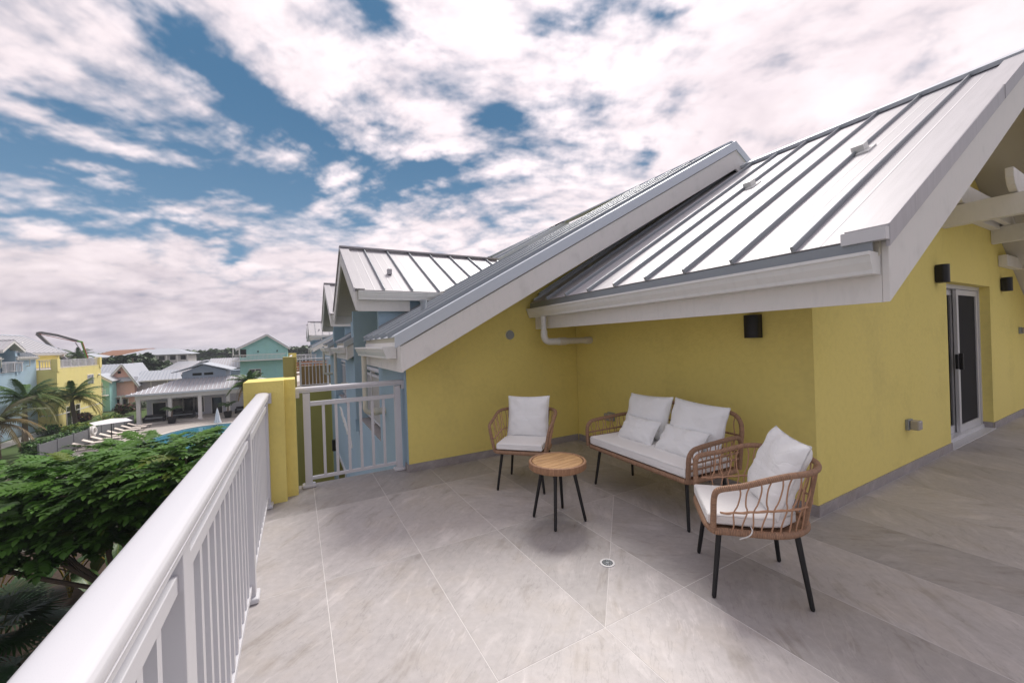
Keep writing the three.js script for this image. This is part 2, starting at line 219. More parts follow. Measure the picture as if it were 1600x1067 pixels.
// one blue townhouse of the row; z runs from z0 to z0 - len; the roof climbs towards +x
const RS = .545, yL = x => 1.59 + RS * (x - .9), uL = V(1, RS, 0).normalize().toArray(), cL = Math.hypot(1, RS);
function townhouse(name, label, z0, len, o = {}) {
  const g = thing(name, label, 'townhouse', [0, 0, 0], 0, o.group), W = M.blue, zr = z0 + .67, zE = z0 - 1.63, z1 = z0 - len, full = !o.dormer;
  const zEave = full ? z1 : zE;
  // walls
  const endW = mesh('end_wall', exXY([[1.13, -7], [6.7, -7], [6.7, yL(6.7) - .19], [1.13, yL(1.13) - .19]], z0 - .16, z0), o.endMat || M.blue, g);
  if (o.skirt) skirting(endW, [1.112, 0, z0 + .007], [3.66, 0, z0 + .007]);
  mesh('front_wall', exZY(full ? [[z0 - .005, -7], [z1, -7], [z1, 1.5], [z0 - .005, 1.5]] : [[z0 - .16, -7], [z1, -7], [z1, -.03], [z0 - 1.78, -.03], [z0 - 1.78, 1.5], [z0 - .16, 1.5]], 1.128, 1.28), W, g);
  if (o.skirt) { const b = mesh('side_return', box(1.122, 1.1285, -.4, 1.5, z0 - .16, z0 - .004), W, g); skirting(b, [1.116, 0, z0 + .012], [1.116, 0, z0 - .12]); }
  // main roof
  const breaks = [0]; for (let a = .40; a < zr - zEave - .1; a += .41) breaks.push(a); breaks.push(zr - zEave);
  const xr = 6.76, span = (xr - .9) * cL;
  const deck = mesh('roof', exXY([[.93, yL(.93) - .012], [xr, yL(xr) - .012], [10.6, yL(xr) - RS * (10.6 - xr)], [10.6, yL(xr) - RS * (10.6 - xr) - .14], [xr, yL(xr) - .16], [.93, yL(.93) - .14]], zEave + .01, zr - .02), M.soffit, g);
  seamRoof(deck, [.9, 1.59, zr], [0, 0, -1], uL, breaks, () => 0, () => span - .02, [M.greyRoof, M.seam], true, [.024, .05]);
  mesh('ridge_cap', [bar([xr, yL(xr) + .035, zr], [xr, yL(xr) + .035, z1 + .002], .18, .03)], M.trimMetal, deck);
  if (!full) {
    if (0) { const d2 = mesh('roof', exXY([[1.80, yL(1.8) - .012], [xr, yL(xr) - .012], [10.6, yL(xr) - RS * (10.6 - xr)], [10.6, yL(xr) - RS * (10.6 - xr) - .14], [xr, yL(xr) - .16], [1.80, yL(1.8) - .14]], z1 + .68, zEave - .003), M.soffit, g);
    const b2 = [0]; for (let a = .40; a < zEave - z1 - .68 - .1; a += .41) b2.push(a); b2.push(zEave - z1 - .68);
    seamRoof(d2, [1.8, yL(1.8), zEave - .004], [0, 0, -1], uL, b2, () => 0, () => (xr - 1.8) * cL - .02, [M.greyRoof, M.seam], true, [.024, .05]); }
    mesh('verge_flashing', [bar([.92, yL(.92) + .012, zEave + .02], [1.13, yL(1.13) + .012, zEave + .02], .03, .06), bar([1.14, yL(1.14) + .045, zEave + .015], [3.9, yL(3.9) + .045, zEave + .015], .03, .10)], M.seam, deck);
    mesh('vent_pipe', [rod([1.42, yL(1.42), zr - .85], [1.42, yL(1.42) + .17, zr - .85], .035), rod([1.42, yL(1.42) + .17, zr - .85], [1.42, yL(1.42) + .20, zr - .85], .045)], M.seam, deck);
    mesh('vent_pipe', [rod([1.22, yL(1.22), zr - 1.15], [1.22, yL(1.22) + .07, zr - 1.15], .045, .03)], M.seam, deck);
  }
  // barge board with its metal edge, eave fascia, gutter and downspout
  mesh('barge_board', exXY([[.92, 1.235], [.92, 1.50], [xr, yL(xr) - .105], [10.6, yL(xr) - RS * (10.6 - xr) - .09], [10.6, yL(xr) - RS * (10.6 - xr) - .38], [xr, yL(xr) - .42]], zr - .02, zr + .012, undefined, .003), M.white, g);
  mesh('verge_trim', [exXY([[.86, yL(.86) - .085], [.86, yL(.86) + .03], [xr, yL(xr) + .045], [xr, yL(xr) - .095]], zr + .014, zr + .034, undefined, .002), exXY([[xr + .002, yL(xr) - .095], [xr + .002, yL(xr) + .045], [10.6, yL(xr) - RS * (10.6 - xr) + .04], [10.6, yL(xr) - RS * (10.6 - xr) - .08]], zr + .014, zr + .034, undefined, .002),
    bar([.86, yL(.86) + .035, zr - .035], [xr, yL(xr) + .05, zr - .035], .14, .012, [0, 1, 0])], M.trimMetal, g);
  mesh('eave_fascia', box(.92, .95, 1.235, 1.545, zEave + .02, zr - .022), M.white, g);
  mesh('eave_soffit', box(.952, 1.127, 1.235, 1.26, zEave + .02, z0 - .17), M.white, g);
  mesh('gutter', gutterX(.915, 1.50, full ? zEave + .03 : zEave, zr - .17), M.gutter, g);
  const zd = z0 - 1.33;
  mesh('downspout', [rod([.85, 1.38, zd], [.85, .70, zd], .036, .036, 12), tube([[.85, .70, zd], [.85, .60, zd], [.90, .55, zd], [1.0, .55, zd]], .036, 16, 12), rod([.98, .55, zd], [1.127, .55, zd], .048, .048, 14), rod([.97, .55, zd], [1.02, .55, zd], .056, .056, 14)], M.pvc, g);
  if (o.dormer) {
    const za = z0 - 3.43, hw = 1.9, ya = 3.39, ye = 2.352, sd = (ya - ye) / hw, xd = .8;
    const xm = y => .9 + (y - 1.59) / RS;                                       // where the main roof has this height
    for (const s of [1, -1]) {
      const dz = s * hw, vd = V(0, ya - ye, -dz).normalize().toArray(), L = Math.hypot(hw, ya - ye);
      const d = mesh('dormer_roof', slab(s > 0 ? [[xd + .02, ye - .012, za + dz], [xm(ye), ye - .012, za + dz], [xm(ya), ya - .012, za], [xd + .02, ya - .012, za]] : [[xd + .02, ya - .012, za], [xm(ya), ya - .012, za], [xm(ye), ye - .012, za + dz], [xd + .02, ye - .012, za + dz]], .12), M.soffit, g);
      const br = [0, .41]; for (let a = .845; a < xm(ya) - xd - .1; a += .437) br.push(a); br.push(xm(ya) - xd);
      const low = a => clamp((yL(xd + a) - ye) / (ya - ye)) * L;
      seamRoof(d, [xd, ye, za + dz], [1, 0, 0], vd, br, low, () => L, [M.panel, M.seam]);
      mesh('dormer_barge', exZY([[za + dz, ye - .30], [za + dz, ye - .02], [za, ya - .02], [za, ya - .30]].map(p => p), xd - .012, xd + .02, undefined, .003), M.white, d);
      mesh('dormer_edge', [exZY([[za + dz * 1.02, ye - .03], [za + dz * 1.02, ye + .03], [za, ya + .035], [za, ya - .02]], xd - .034, xd - .014, undefined, .002), bar([xd + .05, ye + .022, za + dz * 1.01], [xd + .05, ya + .035, za], .16, .012, [0, 1, 0])], M.panel, d);
      mesh('dormer_fascia', box(xd + .022, xd + (s > 0 ? .80 : .5), ye - .31, ye - .02, za + dz - .012 * s, za + dz - .04 * s), M.white, d);
      if (s > 0) mesh('dormer_gutter', gutterZ(za + dz, ye - .02, xd + .03, 2.14), M.gutter, d);
      mesh('cheek_wall', exXY([[1.129, yL(1.129) - .03], [xm(ye) + .05, ye + .02], [1.62, ye - .03], [1.62, ye - .29], [1.129, ye - .29]], s > 0 ? zE - .12 : za - 1.74, s > 0 ? zE - .002 : za - 1.66), W, g);
    }
    mesh('dormer_ridge', bar([xd - .03, ya + .035, za], [xm(ya) - .05, ya + .035, za], .16, .028), M.panel, g);
    mesh('gable_wall', exZY([[za - 1.35, 2.10], [za + 1.35, 2.10], [za + 1.35, 2.42], [za, 3.14], [za - 1.35, 2.42]], 1.7, 1.78), W, g);
    mesh('vent_cap', box(1.40, 1.47, ya - 1.25 * sd + .02, ya - 1.25 * sd + .11, za + 1.2, za + 1.28), M.panel, g);
    // the balcony under the dormer
    const bz0 = z0 - 1.78, bz1 = z0 - len + .02;
    mesh('balcony_floor', box(1.14, 2.9, -.028, 0, bz1 + .02, bz0 - .005), M.skirt, g);
    mesh('balcony_end_wall', box(1.052, 2.88, -.02, 2.25, z0 - 4.23, z0 - 4.08), W, g);
    mesh('front_pier', box(1.05, 1.30, -.3, 2.04, z0 - 4.48, z0 - 4.232), W, g);
    const back = mesh('balcony_back_wall', box(2.9, 3.0, -.02, 2.1, bz1 + .2, bz0 + .2), W, g);
    mesh('balcony_door', [box(2.86, 2.898, .0, 2.04, bz0 - 2.0, bz0 - .4)], M.glass, back);
  }
  return g;
}
// a yellow house with its roof terrace behind; x of the wall 3.68, near wall at z = -1.59 (own row), far end at z = -4.67
const RR = .58, yR = x => 2.03 + RR * (x - 2.88), uR = V(1, RR, 0).normalize().toArray(), cR = Math.hypot(1, RR), XR = 7.02;
function yellowHouse(name, label) {
  const g = thing(name, label, 'house');
  const zw = -1.59, ze = -4.665, zr = -.91;
  const wl = mesh('side_wall', box(3.68, 3.86, -.3, yR(3.68) - .16, ze, zw - .18), M.yellow, g);
  skirting(wl, [3.673, 0, ze + .016], [3.673, 0, zw + .012]);
  const dx0 = 6.97, dx1 = 8.86, dy = 2.07, under = x => (x < XR ? yR(x) : yR(XR) - RR * (x - XR)) - .16, xe2 = 12.4;
  const wf = mesh('front_wall', exXY([[3.68, -.3], [xe2, -.3], [xe2, under(xe2)], [XR, under(XR)], [3.68, under(3.68)]], zw - .18, zw, [[[dx0, -.02], [dx0, dy], [dx1, dy], [dx1, -.02]]]), M.yellow, g);
  skirting(wf, [3.669, 0, zw + .007], [dx0, 0, zw + .007]); skirting(wf, [dx1, 0, zw + .007], [12.3, 0, zw + .007]);
  skirting(wf, [dx1 - .007, 0, zw], [dx1 - .007, 0, zw - .12]); skirting(wf, [dx0 + .007, 0, zw], [dx0 + .007, 0, zw - .10]);
  // sliding door in its recess
  const zd = zw - .10, dr = mesh('door', [box(dx0, dx0 + .05, 0.012, dy, zd - .10, zd), box(dx1 - .05, dx1, 0.012, dy, zd - .10, zd), box(dx0 + .052, dx1 - .052, dy - .055, dy - .001, zd - .099, zd - .001), box(dx0 + .052, dx1 - .052, .012, .06, zd - .11, zd + .02)], M.alu, g);
  const mid = (dx0 + dx1) / 2;
  const leaf = (a, b, z, n) => { const l = mesh(n, [box(a, a + .075, .062, dy - .06, z - .035, z), box(b - .075, b, .062, dy - .06, z - .035, z), box(a + .076, b - .076, dy - .135, dy - .061, z - .034, z - .001), box(a + .076, b - .076, .063, .16, z - .034, z - .001)], M.alu, dr); return l; };
  leaf(dx0 + .052, mid + .03, zd - .06, 'fixed_leaf'); leaf(mid - .06, dx1 - .055, zd - .012, 'sliding_leaf');
  mesh('glass_pane', box(dx0 + .13, mid - .045, .16, dy - .135, zd - .085, zd - .077), M.glass, dr);
  mesh('glass_pane', box(mid + .017, dx1 - .132, .161, dy - .136, zd - .034, zd - .026), M.screen, dr);
  mesh('handle', [rbox(mid - .04, mid - .008, .92, 1.14, zd - .012, zd + .03, .008), rbox(mid - .115, mid - .09, .93, 1.13, zd - .03, zd + .0, .008)], M.black, dr);
  mesh('threshold', box(dx0, dx1, -.001, .011, zd - .12, zw + .02), M.alu, dr);
  mesh('dark_room', [box(dx0 - .3, dx1 + .3, -.02, -.01, -4.4, zw - .25), box(dx0 - .3, dx1 + .3, 0, 2.3, -4.46, -4.41), box(dx0 - .35, dx0 - .31, 0, 2.3, -4.4, zw - .25), box(dx1 + .31, dx1 + .35, 0, 2.3, -4.4, zw - .25), box(dx0 - .3, dx1 + .3, 2.31, 2.35, -4.4, zw - .25)], M.skirt, dr);
  // roof
  const xe = 2.88, span = (XR - xe) * cR, xb = 13.2, yb = yR(XR) - RR * (13.2 - XR), breaks = [0]; for (let i = 0; i < 8; i++) breaks.push(.425 + .41 * i); breaks.push(-.91 - ze - .06);
  const deck = mesh('roof', exXY([[xe + .06, yR(xe + .06) - .012], [XR, yR(XR) - .012], [xb, yb - .012], [xb, yb - .13], [XR, yR(XR) - .15], [xe + .06, yR(xe + .06) - .13]], ze + .003, zr - .02), M.soffit, g);
  seamRoof(deck, [xe, yR(xe), zr], [0, 0, -1], uR, breaks, () => 0, () => span - .01);
  for (let i = 0; i + 1 < breaks.length; i++) mesh('roof_panel', slab([[XR + .02, yR(XR) - .002, zr - breaks[i]], [xb, yb + .002, zr - breaks[i]], [xb, yb + .002, zr - breaks[i + 1] + .01], [XR + .02, yR(XR) - .002, zr - breaks[i + 1] + .01]], .006), M.panel, deck);
  mesh('ridge_cap', [bar([XR - .06, yR(XR) + .02, zr + .02], [XR - .06, yR(XR) + .02, ze + .01], .16, .05, [-RR, 1, 0]), bar([XR + .07, yR(XR) + .018, zr + .02], [XR + .07, yR(XR) + .018, ze + .01], .16, .05, [RR, 1, 0])], M.trimMetal, deck);
  mesh('drip_edge', [bar([xe + .01, yR(xe) - .055, zr - .03], [xe + .01, yR(xe) - .055, ze + .01], .012, .11)], M.seam, deck);
  mesh('wall_flashing', [bar([xe + .15, yR(xe + .15) + .035, ze + .03], [XR, yR(XR) + .035, ze + .03], .03, .055), bar([xe + .02, yR(xe + .02) + .028, ze + .09], [XR, yR(XR) + .028, ze + .09], .025, .035)], M.trimMetal, deck);
  for (const [x, z] of [[5.05, -1.72], [5.25, -2.93]]) mesh('roof_anchor', [bar([x, yR(x) + .055, z + .05], [x, yR(x) + .055, z - .05], .12, .08, [-RR, 1, 0]), bar([x - .1, yR(x - .1) + .02, z + .05], [x + .09, yR(x + .09) + .02, z + .05], .10, .016, [-RR, 1, 0])], M.gutter, deck);
  mesh('barge_board', exXY([[2.97, 1.67], [2.97, yR(2.97) - .06], [XR, yR(XR) - .06], [xb - .1, yb], [xb - .1, yb - .32], [XR, yR(XR) - .42]], zr - .02, zr + .014, undefined, .003), M.white, g);
  mesh('verge_trim', [exXY([[2.92, yR(2.92) - .075], [2.92, yR(2.92) + .052], [5.55, yR(5.55) + .052], [5.55, yR(5.55) - .075]], zr + .016, zr + .036, undefined, .002), exXY([[5.556, yR(5.556) - .07], [5.556, yR(5.556) + .057], [XR, yR(XR) + .06], [XR, yR(XR) - .07]], zr + .018, zr + .040, undefined, .002), exXY([[XR + .002, yR(XR) - .07], [XR + .002, yR(XR) + .06], [xb - .1, yb + .11], [xb - .1, yb - .01]], zr + .016, zr + .038, undefined, .002),
    bar([2.92, yR(2.92) + .045, zr - .07], [XR, yR(XR) + .05, zr - .07], .20, .012, [-RR, 1, 0])], M.panel, g);
  mesh('verge_end', box(2.865, 2.918, yR(2.88) - .015, yR(2.88) + .055, zr - .17, zr + .034), M.alu, g);
  mesh('eave_fascia', box(2.97, 3.0, 1.67, 2.0, ze + .002, zr - .021), M.white, g);
  mesh('eave_soffit', box(3.002, 3.678, 1.74, 1.755, ze + .002, zw - .2), M.soffit, g);
  mesh('gutter', gutterX(2.965, 1.955, ze + .012, zr - .03), M.gutter, g);
  mesh('downspout', [rod([2.885, 1.84, -4.33], [2.885, 1.62, -4.33], .045, .045, 4), tube([[2.885, 1.64, -4.33], [2.89, 1.55, -4.33], [2.95, 1.495, -4.33], [3.12, 1.49, -4.33]], .045, 20, 12)], M.gutter, g);
  mesh('drain_pipe', [rod([3.10, 1.49, -4.33], [3.67, 1.49, -4.33], .042, .042, 16), rod([3.12, 1.49, -4.33], [3.24, 1.49, -4.33], .052, .052, 16), rod([3.58, 1.49, -4.33], [3.676, 1.49, -4.33], .05, .05, 16)], M.pvc, g);
  return g;
}
// ---------------------------------------------------------------- the terrace floor
{
  const X0 = .115, DX = .6287, Z0 = -1.577, DZ = 1.2565, r = rng(11), gap = .0016;
  const floor = structure('terrace_floor', [exXZ([[-.40, 2.4], [-.40, -4.925], [1.128, -4.925], [1.128, -4.66], [3.675, -4.66], [3.675, -1.585], [13, -1.585], [13, 2.4]], -.02, -.0009)], M.grout, 'terrace floor of large grey stone-look tiles');
  const clip = (poly, a, b, c) => { const out = []; for (let i = 0; i < poly.length; i++) { const p = poly[i], q = poly[(i + 1) % poly.length], dp = a * p[0] + b * p[1] - c, dq = a * q[0] + b * q[1] - c; if (dp <= 0) out.push(p); if ((dp < 0 && dq > 0) || (dp > 0 && dq < 0)) { const t = dp / (dp - dq); out.push([p[0] + t * (q[0] - p[0]), p[1] + t * (q[1] - p[1])]); } } return out; };
  const put = (p, k) => {
    if (p.length < 3) return; let cx = 0, cz = 0; for (const q of p) { cx += q[0] / p.length; cz += q[1] / p.length; }
    const g = exXZ(p, -.012, 0, undefined, .0009), uv = g.attributes.uv, s = r() < .5 ? -1 : 1, fl = r() < .75 ? -1 : 1, ox = r() * 2.56, oy = r() * 2.56, sw = r() < .35;
    for (let i = 0; i < uv.count; i++) { const u = uv.getX(i), v = uv.getY(i); uv.setXY(i, (sw ? v : u) * s * fl + ox, (sw ? u : v) * s + oy); }
    mesh('tile', g, M.tiles[k], floor);
  };
  for (let i = -1; i < 21; i++) for (let j = -4; j < 3; j++) {
    let x0 = X0 + i * DX + gap, x1 = X0 + (i + 1) * DX - gap, z1 = Z0 + (j + 1) * DZ - gap, z0 = Z0 + j * DZ + gap;
    x0 = Math.max(x0, -.395); z1 = Math.min(z1, 2.35); if (z0 > 2.3) continue;
    if (j < 0) { if (x0 > 3.66) continue; x1 = Math.min(x1, 3.672); }
    const zmin = x0 > 1.12 ? -4.658 : -4.92; z0 = Math.max(z0, zmin); if (z1 - z0 < .03 || x1 - x0 < .02) continue;
    if (x1 > 12.9) continue;
    let p = [[x0, z0], [x1, z0], [x1, z1], [x0, z1]];
    if (x0 < 1.128 && x1 > 1.128 && z0 < -4.66) p = [[x0, z0], [1.126, z0], [1.126, -4.658], [x1, -4.658], [x1, z1], [x0, z1]];
    const k = Math.floor(r() * 4);
    if (j === -1 && (i === 2 || i === 3)) {                                         // the two tiles cut on the diagonal to fall to the drain
      const a = [X0 + 2 * DX, Z0], b = [X0 + 4 * DX, Z0 - DZ], nx = -(b[1] - a[1]), nz = b[0] - a[0], l = Math.hypot(nx, nz), c = (nx * a[0] + nz * a[1]) / l;
      put(clip(p, nx / l, nz / l, c - gap * .8), i === 2 ? 2 : 0); put(clip(p, -nx / l, -nz / l, -c - gap * .8), i === 2 ? 0 : 2);
    } else put(p, k);
  }
  structure('terrace_slab', exXZ([[-.455, 2.6], [-.455, -4.985], [1.10, -4.985], [1.10, -4.64], [3.7, -4.64], [3.7, -1.60], [13.3, -1.60], [13.3, 2.6]], -.34, -.0225), M.white, 'white edged slab under the tiled terrace');
}
// ---------------------------------------------------------------- the houses
const homeYellow = yellowHouse('yellow_house', 'yellow stucco house with white standing-seam roof and sliding door on the terrace');
townhouse('townhouse', 'blue townhouse with yellow end wall joining the terrace, nearest of the row', -4.67, 4.83, { endMat: M.yellow, dormer: true, skirt: true });
townhouse('townhouse', 'second blue townhouse behind the nearest one, its gabled dormer further off', -9.5, 4.85, { dormer: true });
const uC = townhouse('townhouse', 'narrow blue townhouse without a dormer before the neighbouring olive terrace wall', -14.35, 2.25, {});
townhouse('townhouse', 'far blue townhouse beyond the neighbouring terrace, its blue end wall showing', -28.7, 4.83, { dormer: true });
townhouse('townhouse', 'farthest blue townhouse at the end of the near row', -33.55, 4.83, { dormer: true });
// opposite row, mirrored across the pool court
const MX = -25.47;
{
  const b = townhouse('townhouse', 'blue townhouse across the pool with white balcony railing and gabled dormer', -9.5, 4.85, { dormer: true, group: 'x' }); delete b.userData.group; b.scale.x = -1; b.position.set(MX, 0, -49.0);
  const c = townhouse('townhouse', 'blue house wall across the pool beside the yellow terrace block', -14.35, 3.2, {}); c.scale.x = -1; c.position.set(MX, 0, -49.0);
  const a = townhouse('townhouse', 'blue townhouse across the pool at the left edge of the photo', -4.67, 4.83, { dormer: true }); a.scale.x = -1; a.position.set(MX, 0, -49.0);
  const y = yellowHouse('yellow_house', 'yellow house across the pool with long ribbed white roof behind a terrace'); y.scale.x = -1; y.scale.z = 2.6; y.position.set(MX, 0, -66.3);
  y.position.z = -78.6 + 4.67 * 2.6;
}
// ---------------------------------------------------------------- railings, pillars and fittings of the terrace
function capProfile(w, h) { const p = []; for (let i = 0; i <= 14; i++) { const a = Math.PI * i / 14; p.push([w / 2 * Math.cos(a), -h * .42 + h * .42 * Math.pow(Math.sin(a), .62) + h * .0]); } return p.concat([[-w / 2, -h * .62], [-w / 2 + .007, -h * .66], [-w / 2 + .009, -h * .74], [-w / 2 + .002, -h * .78], [-w / 2 + .002, -h], [w / 2 - .002, -h], [w / 2 - .002, -h * .78], [w / 2 - .009, -h * .74], [w / 2 - .007, -h * .66], [w / 2, -h * .62]]); }
// a railing along z (axis 'z') or x; posts at the given places
function railing(label, group, axis, c, a, b, posts, o = {}) {
  const g = thing('railing', label, 'railing', [0, 0, 0], 0, group), y0 = o.y || 0, top = y0 + (o.top || 1.10), sp = o.spacing || .118, cw = o.cap || .118, ph = (o.post || .074) / 2, mh = y0 + (o.mid || .965);
  const bx = (p0, p1, yA, yB, hw) => axis === 'z' ? box(c - hw, c + hw, yA, yB, p0, p1) : box(p0, p1, yA, yB, c - hw, c + hw);
  const rb = (p0, p1, yA, yB, hw, r) => axis === 'z' ? rbox(c - hw, c + hw, yA, yB, p0, p1, r, 1) : rbox(p0, p1, yA, yB, c - hw, c + hw, r, 1);
  const cap = capProfile(cw, .060).map(([u, v]) => [u, v + top]);
  let cg = axis === 'z' ? exXY(cap.map(([u, v]) => [c + (o.shift || 0) + u, v]), a, b) : exZY(cap.map(([u, v]) => [c + (o.shift || 0) + u, v]), a, b);
  mesh('top_rail', toCreasedNormals(cg, .6), M.rail, g);
  mesh('end_bracket', [bx(a - .004, a + .03, top - .11, top - .01, cw / 2 + .012), bx(b - .03, b + .004, top - .11, top - .01, cw / 2 + .012)], M.rail, g);
  const ps = [...posts].sort((p, q) => p - q);
  for (const p of ps) { mesh('post', rb(p - ph, p + ph, y0 + .01, top - .07, ph, .003), M.rail, g); const bp = mesh('base_plate', rb(p - .065, p + .065, y0 + .0005, y0 + .035, .055, .012), M.rail, g); }
  const cells = []; let s = a; for (const p of ps) { if (p - ph - s > .08) cells.push([s, p - ph]); s = p + ph; } if (b - s > .08) cells.push([s, b]);
  for (const [p, q] of cells) {
    mesh('mid_rail', rb(p, q, mh - .035, mh + .012, .026, .003), M.rail, g); mesh('bottom_rail', rb(p, q, y0 + .075, y0 + .108, .02, .003), M.rail, g);
    const n = Math.max(1, Math.round((q - p) / sp) - 1), st = (q - p) / (n + 1);
    for (let i = 1; i <= n; i++) mesh('baluster', bx(p + i * st - (o.bw || .016), p + i * st + (o.bw || .016), y0 + .1085, mh - .0355, o.bw || .016), M.rail, g);
  }
  return rebase(g, axis === 'z' ? [c, y0, (a + b) / 2] : [(a + b) / 2, y0, c]);
}
railing('long white metal railing along the terrace edge above the garden', undefined, 'z', -.297, -4.497, 2.2, [-4.43, -2.86, -1.275, .32, 1.9], { cap: .106, shift: -.006 });
railing('short white railing between the yellow pillar and the blue house corner', undefined, 'x', -4.83, -.022, 1.124, [.075, 1.05], { spacing: .122, bw: .014, cap: .09, top: 1.095, mid: .915, post: .07 });
function pillar(label, dz, mat) {
  const g = thing('parapet_pillar', label, 'pillar', [-.24, 0, -4.72 + dz]), y = 1.205;
  mesh('outer_pier', rbox(-.22, .115, -.3, y, -.25, .215, .006), mat, g); mesh('inner_pier', rbox(.112, .213, -.3, y - .004, -.25, .092, .006), mat, g);
  return g;
}
pillar('yellow stucco pillar at the corner of the tiled terrace', 0, M.yellow);
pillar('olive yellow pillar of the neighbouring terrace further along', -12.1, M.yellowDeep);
function sconce(label, p, turn) {                                                                      // black up-and-down wall light
  const g = thing('wall_light', label, 'wall light', p, turn, undefined), s = new THREE.Shape(); s.moveTo(-.062, 0); s.lineTo(.062, 0); s.lineTo(.062, .05); s.bezierCurveTo(.062, .115, -.062, .115, -.062, .05); s.closePath();
  mesh('housing', metreUV(new THREE.ExtrudeGeometry(s, { depth: .205, bevelEnabled: true, bevelSize: .002, bevelThickness: .002, bevelSegments: 1, curveSegments: 16 }).rotateX(Math.PI / 2).translate(0, .1025, .012)), M.black, g);
  mesh('back_plate', box(-.05, .05, -.085, .085, .0005, .0118), M.black, g); return g;
}
sconce('black wall light on the shaded wall above the loveseat', [3.68, 1.575, -2.04], -Math.PI / 2);
sconce('black wall light just left of the sliding door', [6.62, 2.13, -1.59], 0);
sconce('black wall light to the right of the sliding door', [9.5, 2.12, -1.59], 0);
function outlet(label, p, turn) {
  const g = thing('outlet_cover', label, 'outlet', p, turn); mesh('base', rbox(-.06, .06, -.055, .055, 0.0005, .03, .005), M.seam, g);
  mesh('cover', rbox(-.05, .056, -.048, .05, .0305, .105, .016, 3), new THREE.MeshPhysicalMaterial({ color: lin(.55, .52, .48), roughness: .25, transmission: .35, thickness: 0, side: THREE.DoubleSide }), g); return g;
}
outlet('clear weatherproof outlet cover low on the sunnier yellow wall left of the door', [5.6, .5, -1.59], 0);
outlet('weatherproof outlet cover behind the loveseat armrest', [3.68, .46, -3.95], -Math.PI / 2);
outlet('weatherproof outlet cover at mid height right of the sliding door', [10.55, 1.4, -1.59], 0);
{
  const g = thing('wall_vent', 'round grey vent cover on the yellow end wall under the sloping roof edge', 'vent', [2.55, 1.6, -4.67]);
  mesh('cap', rod([0, 0, .0005], [0, 0, .028], .062, .056, 28), M.seam, g); mesh('rim', new THREE.TorusGeometry(.06, .006, 6, 28).translate(0, 0, .004), M.pvc, g);
}
{
  const g = thing('floor_drain', 'round metal floor drain set in the diagonal cut tiles', 'drain', [1.79, 0, -2.012]);
  mesh('rim', new THREE.RingGeometry(.036, .05, 40).rotateX(-Math.PI / 2).translate(0, .0035, 0), M.alu, g); mesh('rim_edge', new THREE.TorusGeometry(.048, .003, 6, 40).rotateX(Math.PI / 2).translate(0, .0015, 0), M.alu, g);
  mesh('bowl', new THREE.CircleGeometry(.0365, 30).rotateX(-Math.PI / 2).translate(0, .0012, 0), M.dark, g);
  const gr = []; for (let i = 0; i < 12; i++) { const a = i * Math.PI / 6; gr.push(bar([Math.cos(a) * .017, .003, Math.sin(a) * .017], [Math.cos(a) * .037, .003, Math.sin(a) * .037], .005, .003)); } gr.push(new THREE.CylinderGeometry(.013, .013, .003, 20).translate(0, .003, 0), new THREE.TorusGeometry(.024, .002, 5, 28).rotateX(Math.PI / 2).translate(0, .0034, 0));
  mesh('grate', gr, M.seam, g);
}
// pergola brackets outside the sliding door
{
  const g = thing('door_pergola', 'white timber pergola over the sliding door with rounded beam ends', 'pergola', [7.8, 2.7, -1.59]);
  for (const x of [-.9, 1.25]) mesh('beam', rbox(x - .05, x + .05, 0, .235, .002, 1.9, .006), M.white, g);
  mesh('ledger', rbox(-.9, 2.75, .195, .36, .003, .09, .004), M.white, g); mesh('purlin', rbox(1.56, 3.3, -.31, -.14, .003, .09, .004), M.white, g);
  const prof = [[0, .02], [0, .14], [.02, .15], [3.2, .15], [3.2, .0], [.16, .0], [.10, .012], [.03, .05]];
  for (const [z, dx] of [[.16, 0], [.55, 0], [1.1, 0], [1.6, 0]]) mesh('purlin', exXY([[0, .26], [.22, .26], [3.0, .26], [3.0, .02], [.24, .02], [.13, .04], [.05, .09], [.01, .16]].map(([a, b]) => [a - 1.12 + dx, b + .218]), z - .03, z + .03, undefined, .004), M.white, g);
}
// ---------------------------------------------------------------- rattan furniture on the terrace
const wrapBump = tex(256, 64, (u, v) => { const f = (u * 16) % 1; return .15 + .85 * Math.sqrt(Math.max(0, 1 - Math.pow(f * 2 - 1, 2))); });
const rattanTone = tex(256, 64, (u, v) => { const s = .86 + .14 * noise2(Math.floor(u * 16) * 1.7, 3.3) + .1 * fbm(u * 32, v * 6, 2, 32, 6), f = Math.abs(((u * 16) % 1) * 2 - 1); const k = s * (1 - .42 * Math.pow(f, 6)); return [k, k, k]; }, true);
function rattan(repeat) { const b = wrapBump.clone(), t = rattanTone.clone(); b.repeat.set(repeat, 1); t.repeat.set(repeat, 1); b.needsUpdate = t.needsUpdate = true; return std({ color: lin(.53, .31, .19), roughness: .6, bumpMap: b, bumpScale: .003, map: t }); }
const rattanLong = rattan(14), rattanShort = rattan(5), rattanThin = std({ color: lin(.47, .27, .165), roughness: .6 });
const weave = tex(512, 512, (u, v) => .5 + .30 * fbm(u * 5 + .6 * fbm(u * 4, v * 4, 2, 4, 4), v * 5, 3, 5, 5) - .25 * Math.exp(-Math.pow(fbm(u * 4, v * 6, 3, 4, 6) / .05, 2)) + .05 * fbm(u * 90, v * 90, 2, 90, 90), false, 1.6, 1.6);
const fabricMat = std({ color: lin(.90, .89, .87), roughness: .92, bumpMap: weave, bumpScale: .0055 });
const fabricCool = std({ color: lin(.89, .90, .895), roughness: .92, bumpMap: weave, bumpScale: .0055 });
